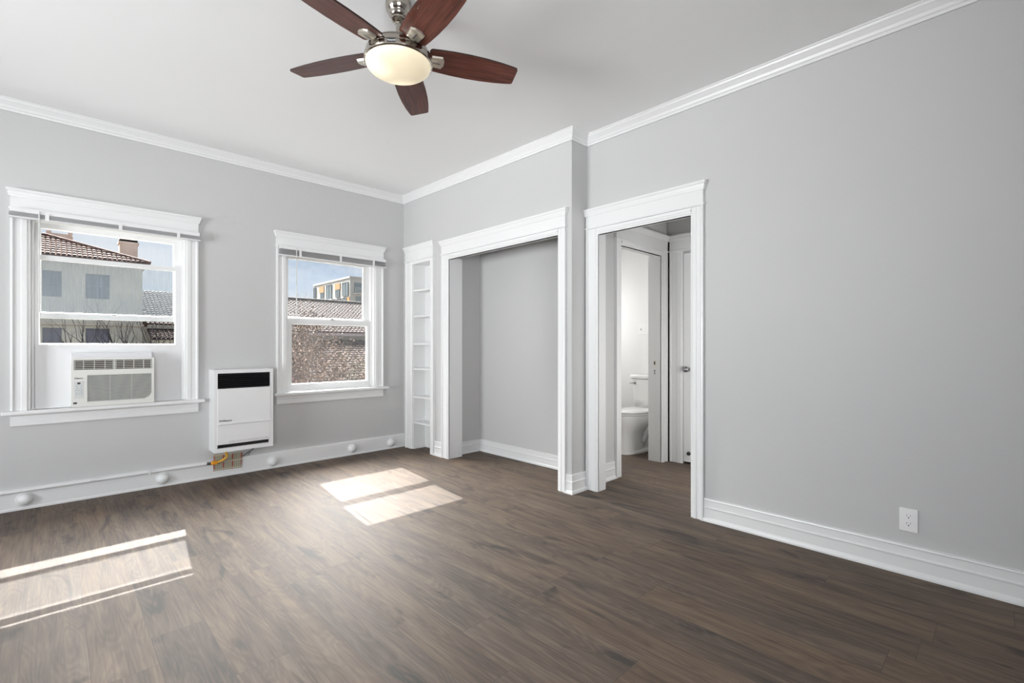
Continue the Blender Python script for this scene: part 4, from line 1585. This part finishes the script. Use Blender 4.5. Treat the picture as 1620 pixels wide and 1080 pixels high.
# ---- tile-roofed house in front of the right window
hc = thing('tile_roof_house', 'long low house with a rosy clay tile roof beyond the right window', 'house', (11, 22, -4.4))
bm = bmesh.new()
box(bm, 5.6, 17.5, 19.4, 28.5, -4.4, 1.62)
obj('wall', bm, M['stucco_tan'], hc)
bm = bmesh.new()
tile_field(bm, (5.2, 19.0, 1.72), (18.0, 19.0, 1.72), (5.2, 24.0, 3.40), (18.0, 24.0, 3.40), 0.17, 0.24, 0.032, 0.032)
tile_field(bm, (18.0, 29.0, 1.72), (5.2, 29.0, 1.72), (18.0, 24.0, 3.40), (5.2, 24.0, 3.40), 0.17, 0.24, 0.032, 0.032)
tube(bm, [(5.2, 24.0, 3.46), (18.0, 24.0, 3.46)], 0.09, 8)
obj('roof', bm, M['tile_b'], hc)
bm = bmesh.new()
box(bm, 5.2, 18.0, 18.86, 18.98, 1.58, 1.70)
obj('gutter', bm, M['gutter'], hc)
bm = bmesh.new()
tile_field(bm, (5.4, 15.2, 0.02), (18.0, 15.2, 0.02), (5.4, 19.42, 1.42), (18.0, 19.42, 1.42), 0.17, 0.24, 0.032, 0.032)
obj('porch_roof', bm, M['tile_b'], hc)
bm = bmesh.new()
box(bm, 5.6, 17.8, 15.5, 15.7, -4.4, 0.0)
obj('porch_wall', bm, M['stucco_tan'], hc)

# ---- modern apartment block far behind
mo = thing('apartment_block', 'pale modern apartment block with orange panels behind the tile roof', 'apartment building', (48, 99, -4.4))
bm = bmesh.new()
box(bm, 42.35, 60, 90.1, 108.2, -4.4, 14.95)
obj('wall', bm, M['modern'], mo)
bm = bmesh.new()
box(bm, 42.15, 60.1, 89.9, 108.4, 14.72, 15.1)
obj('parapet', bm, M['modern'], mo)
for (y0, y1, z0, z1, mat, nm) in ((106.9, 108.1, 11.4, 14.30, 'modern_glass', 'window'), (102.6, 105.1, 12.9, 14.25, 'orange', 'orange_panel'), (102.7, 104.3, 11.0, 12.88, 'modern_glass', 'window'),
                              (98.6, 101.2, 11.2, 14.24, 'modern_glass', 'window'), (94.5, 96.95, 12.9, 14.12, 'orange', 'orange_panel'), (94.8, 96.6, 11.3, 12.88, 'modern_glass', 'window'),
                              (90.75, 93.3, 11.3, 14.02, 'modern_glass', 'window'), (94.1, 95.9, 8.6, 11.0, 'modern_glass', 'window'), (91.4, 93.2, 8.6, 11.0, 'modern_glass', 'window'),
                              (90.15, 91.3, 8.6, 11.0, 'orange', 'orange_panel'), (97.2, 100.2, 8.6, 10.8, 'orange', 'orange_panel')):
    bm = bmesh.new()
    box(bm, 42.22, 42.36, y0, y1, z0, z1)
    w_ = obj(nm, bm, M[mat], mo)
    if nm == 'window':
        bm = bmesh.new()
        slab(bm, 'x', 42.16, 42.22, (y0, y1), (z0, z1), [(y0 + 0.09, (y0 + y1) / 2 - 0.06, z0 + 0.08, z1 - 0.08), ((y0 + y1) / 2 + 0.06, y1 - 0.09, z0 + 0.08, z1 - 0.08)])
        obj('mullion', bm, M['ink'], w_)
for (x0, x1, z0, z1) in ((43.2, 45.1, 12.0, 13.9), (43.5, 44.6, 8.8, 11.2), (45.6, 47.5, 12.0, 13.9)):
    bm = bmesh.new()
    box(bm, x0, x1, 89.96, 90.11, z0, z1)
    obj('window', bm, M['modern_glass'], mo)
bm = bmesh.new()
box(bm, 42.9, 48, 88.9, 90.1, 11.55, 11.75)
for k in range(18):
    box(bm, 42.95 + k * 0.28, 43.0 + k * 0.28, 88.92, 88.97, 11.75, 12.75)
box(bm, 42.9, 48, 88.9, 88.98, 12.75, 12.82)
obj('balcony', bm, M['modern'], mo)
bm = bmesh.new()
box(bm, 41.3, 42.36, 96.5, 103.5, 10.75, 11.0)
obj('ledge', bm, M['modern'], mo)


# ---- bare trees
def branch(bmb, bmt, p, d, length, r, depth, leaves, rnd, rise=0.15):
    n = 4
    pts = [p.copy()]
    q = p.copy()
    dd = d.copy()
    for k in range(n):
        dd = (dd + Vector((rnd.uniform(-1, 1), rnd.uniform(-1, 1), rnd.uniform(-0.6, 1))) * 0.16).normalized()
        q = q + dd * (length / n)
        pts.append(q.copy())
    rr = [r * (1 - 0.55 * k / n) for k in range(n + 1)]
    tube(bmb if depth > 1 else bmt, pts, rr, 6 if depth > 1 else 4)
    if depth == 0:
        leaves.append(pts[-1])
        leaves.append(pts[2])
        return
    for k in range(rnd.choice((3, 3, 4))):
        i = rnd.choice((2, 3, 4, 4))
        a = rnd.uniform(0, 2 * math.pi)
        side = dd.orthogonal().normalized()
        side.rotate(Matrix.Rotation(a, 3, dd))
        nd = (dd * rnd.uniform(0.5, 0.9) + side * rnd.uniform(0.45, 0.9) + Vector((0, 0, rise))).normalized()
        branch(bmb, bmt, pts[i], nd, length * rnd.uniform(0.55, 0.78), rr[i] * 0.62, depth - 1, leaves, rnd, rise)


def tree(name, label, base, trunk_h, length, r, seed, leaf_mat, leaf_n, depth=4, lean=(0, 0, 1), group=None, leaf=0.06, rise=0.15, bark='bark'):
    rnd = random.Random(seed)
    t_ = thing(name, label, 'tree', base, group)
    bb, bt = bmesh.new(), bmesh.new()
    base = Vector(base)
    top = base + Vector(lean).normalized() * trunk_h
    tube(bb, [base, base.lerp(top, 0.5) + Vector((0.03, 0, 0)), top], [r * 1.25, r * 1.05, r], 8)
    lv = []
    for k in range(4):
        a = k * 1.57 + rnd.uniform(-0.4, 0.4)
        branch(bb, bt, top, Vector((math.cos(a) * 0.7, math.sin(a) * 0.55, 0.85)).normalized(), length, r * 0.72, depth, lv, rnd, rise)
    obj('trunk', bb, M[bark], t_, True)
    obj('twigs', bt, M['twig' if bark == 'bark' else bark], t_)['kind'] = 'stuff'
    if leaf_mat and lv:
        bl = bmesh.new()
        for k in range(leaf_n):
            c = rnd.choice(lv) + Vector((rnd.uniform(-1, 1), rnd.uniform(-1, 1), rnd.uniform(-1, 1))) * 0.18
            u = Vector((rnd.uniform(-1, 1), rnd.uniform(-1, 1), rnd.uniform(-1, 1))).normalized()
            w = u.orthogonal().normalized()
            s_ = leaf * rnd.uniform(0.6, 1.3)
            m1 = c + u * s_ * 0.5 + w * s_ * 0.28 + u.cross(w) * s_ * 0.12
            m2 = c + u * s_ * 0.5 - w * s_ * 0.28 + u.cross(w) * s_ * 0.12
            vs_ = [bl.verts.new(x_) for x_ in (c, m1, c + u * s_, m2)]
            bl.faces.new((vs_[0], vs_[1], vs_[2]))
            bl.faces.new((vs_[0], vs_[2], vs_[3]))
        obj('leaves', bl, leaf_mat, t_)['kind'] = 'stuff'
    return t_


tree('leafy_tree', 'tree with withered brown leaves close outside the right window', (4.35, 10.2, -4.4), 2.8, 1.5, 0.10, 3, M['leaf'], 16000, 4, leaf=0.062)
tree('bare_tree', 'branching tree with sparse olive leaves behind the withered tree', (7.0, 13.0, -4.4), 2.5, 1.5, 0.09, 11, M['leaf_olive'], 4200, 4, (0.03, 0, 1), leaf=0.07)
tree('red_leaved_tree', 'thin tree with a few red leaves at the left edge of the right window', (4.75, 14.4, -4.4), 3.4, 0.75, 0.06, 21, M['leaf_red'], 700, 3, leaf=0.08)
tree('bare_tree', 'dark bare tree in front of the grey stucco house', (1.75, 24.0, -4.4), 3.7, 1.85, 0.13, 5, None, 0, 3, rise=0.9, bark='bark_dark')
tree('bare_tree', 'slim bare tree at the right edge of the left window view', (3.45, 27.0, -4.4), 3.6, 1.75, 0.09, 9, None, 0, 3, rise=0.9, bark='bark_dark')
tree('distant_tree', 'hazy bare tree at the left end of the apartment block', (16.9, 45.5, -4.4), 7.4, 1.7, 0.12, 17, None, 0, 3)
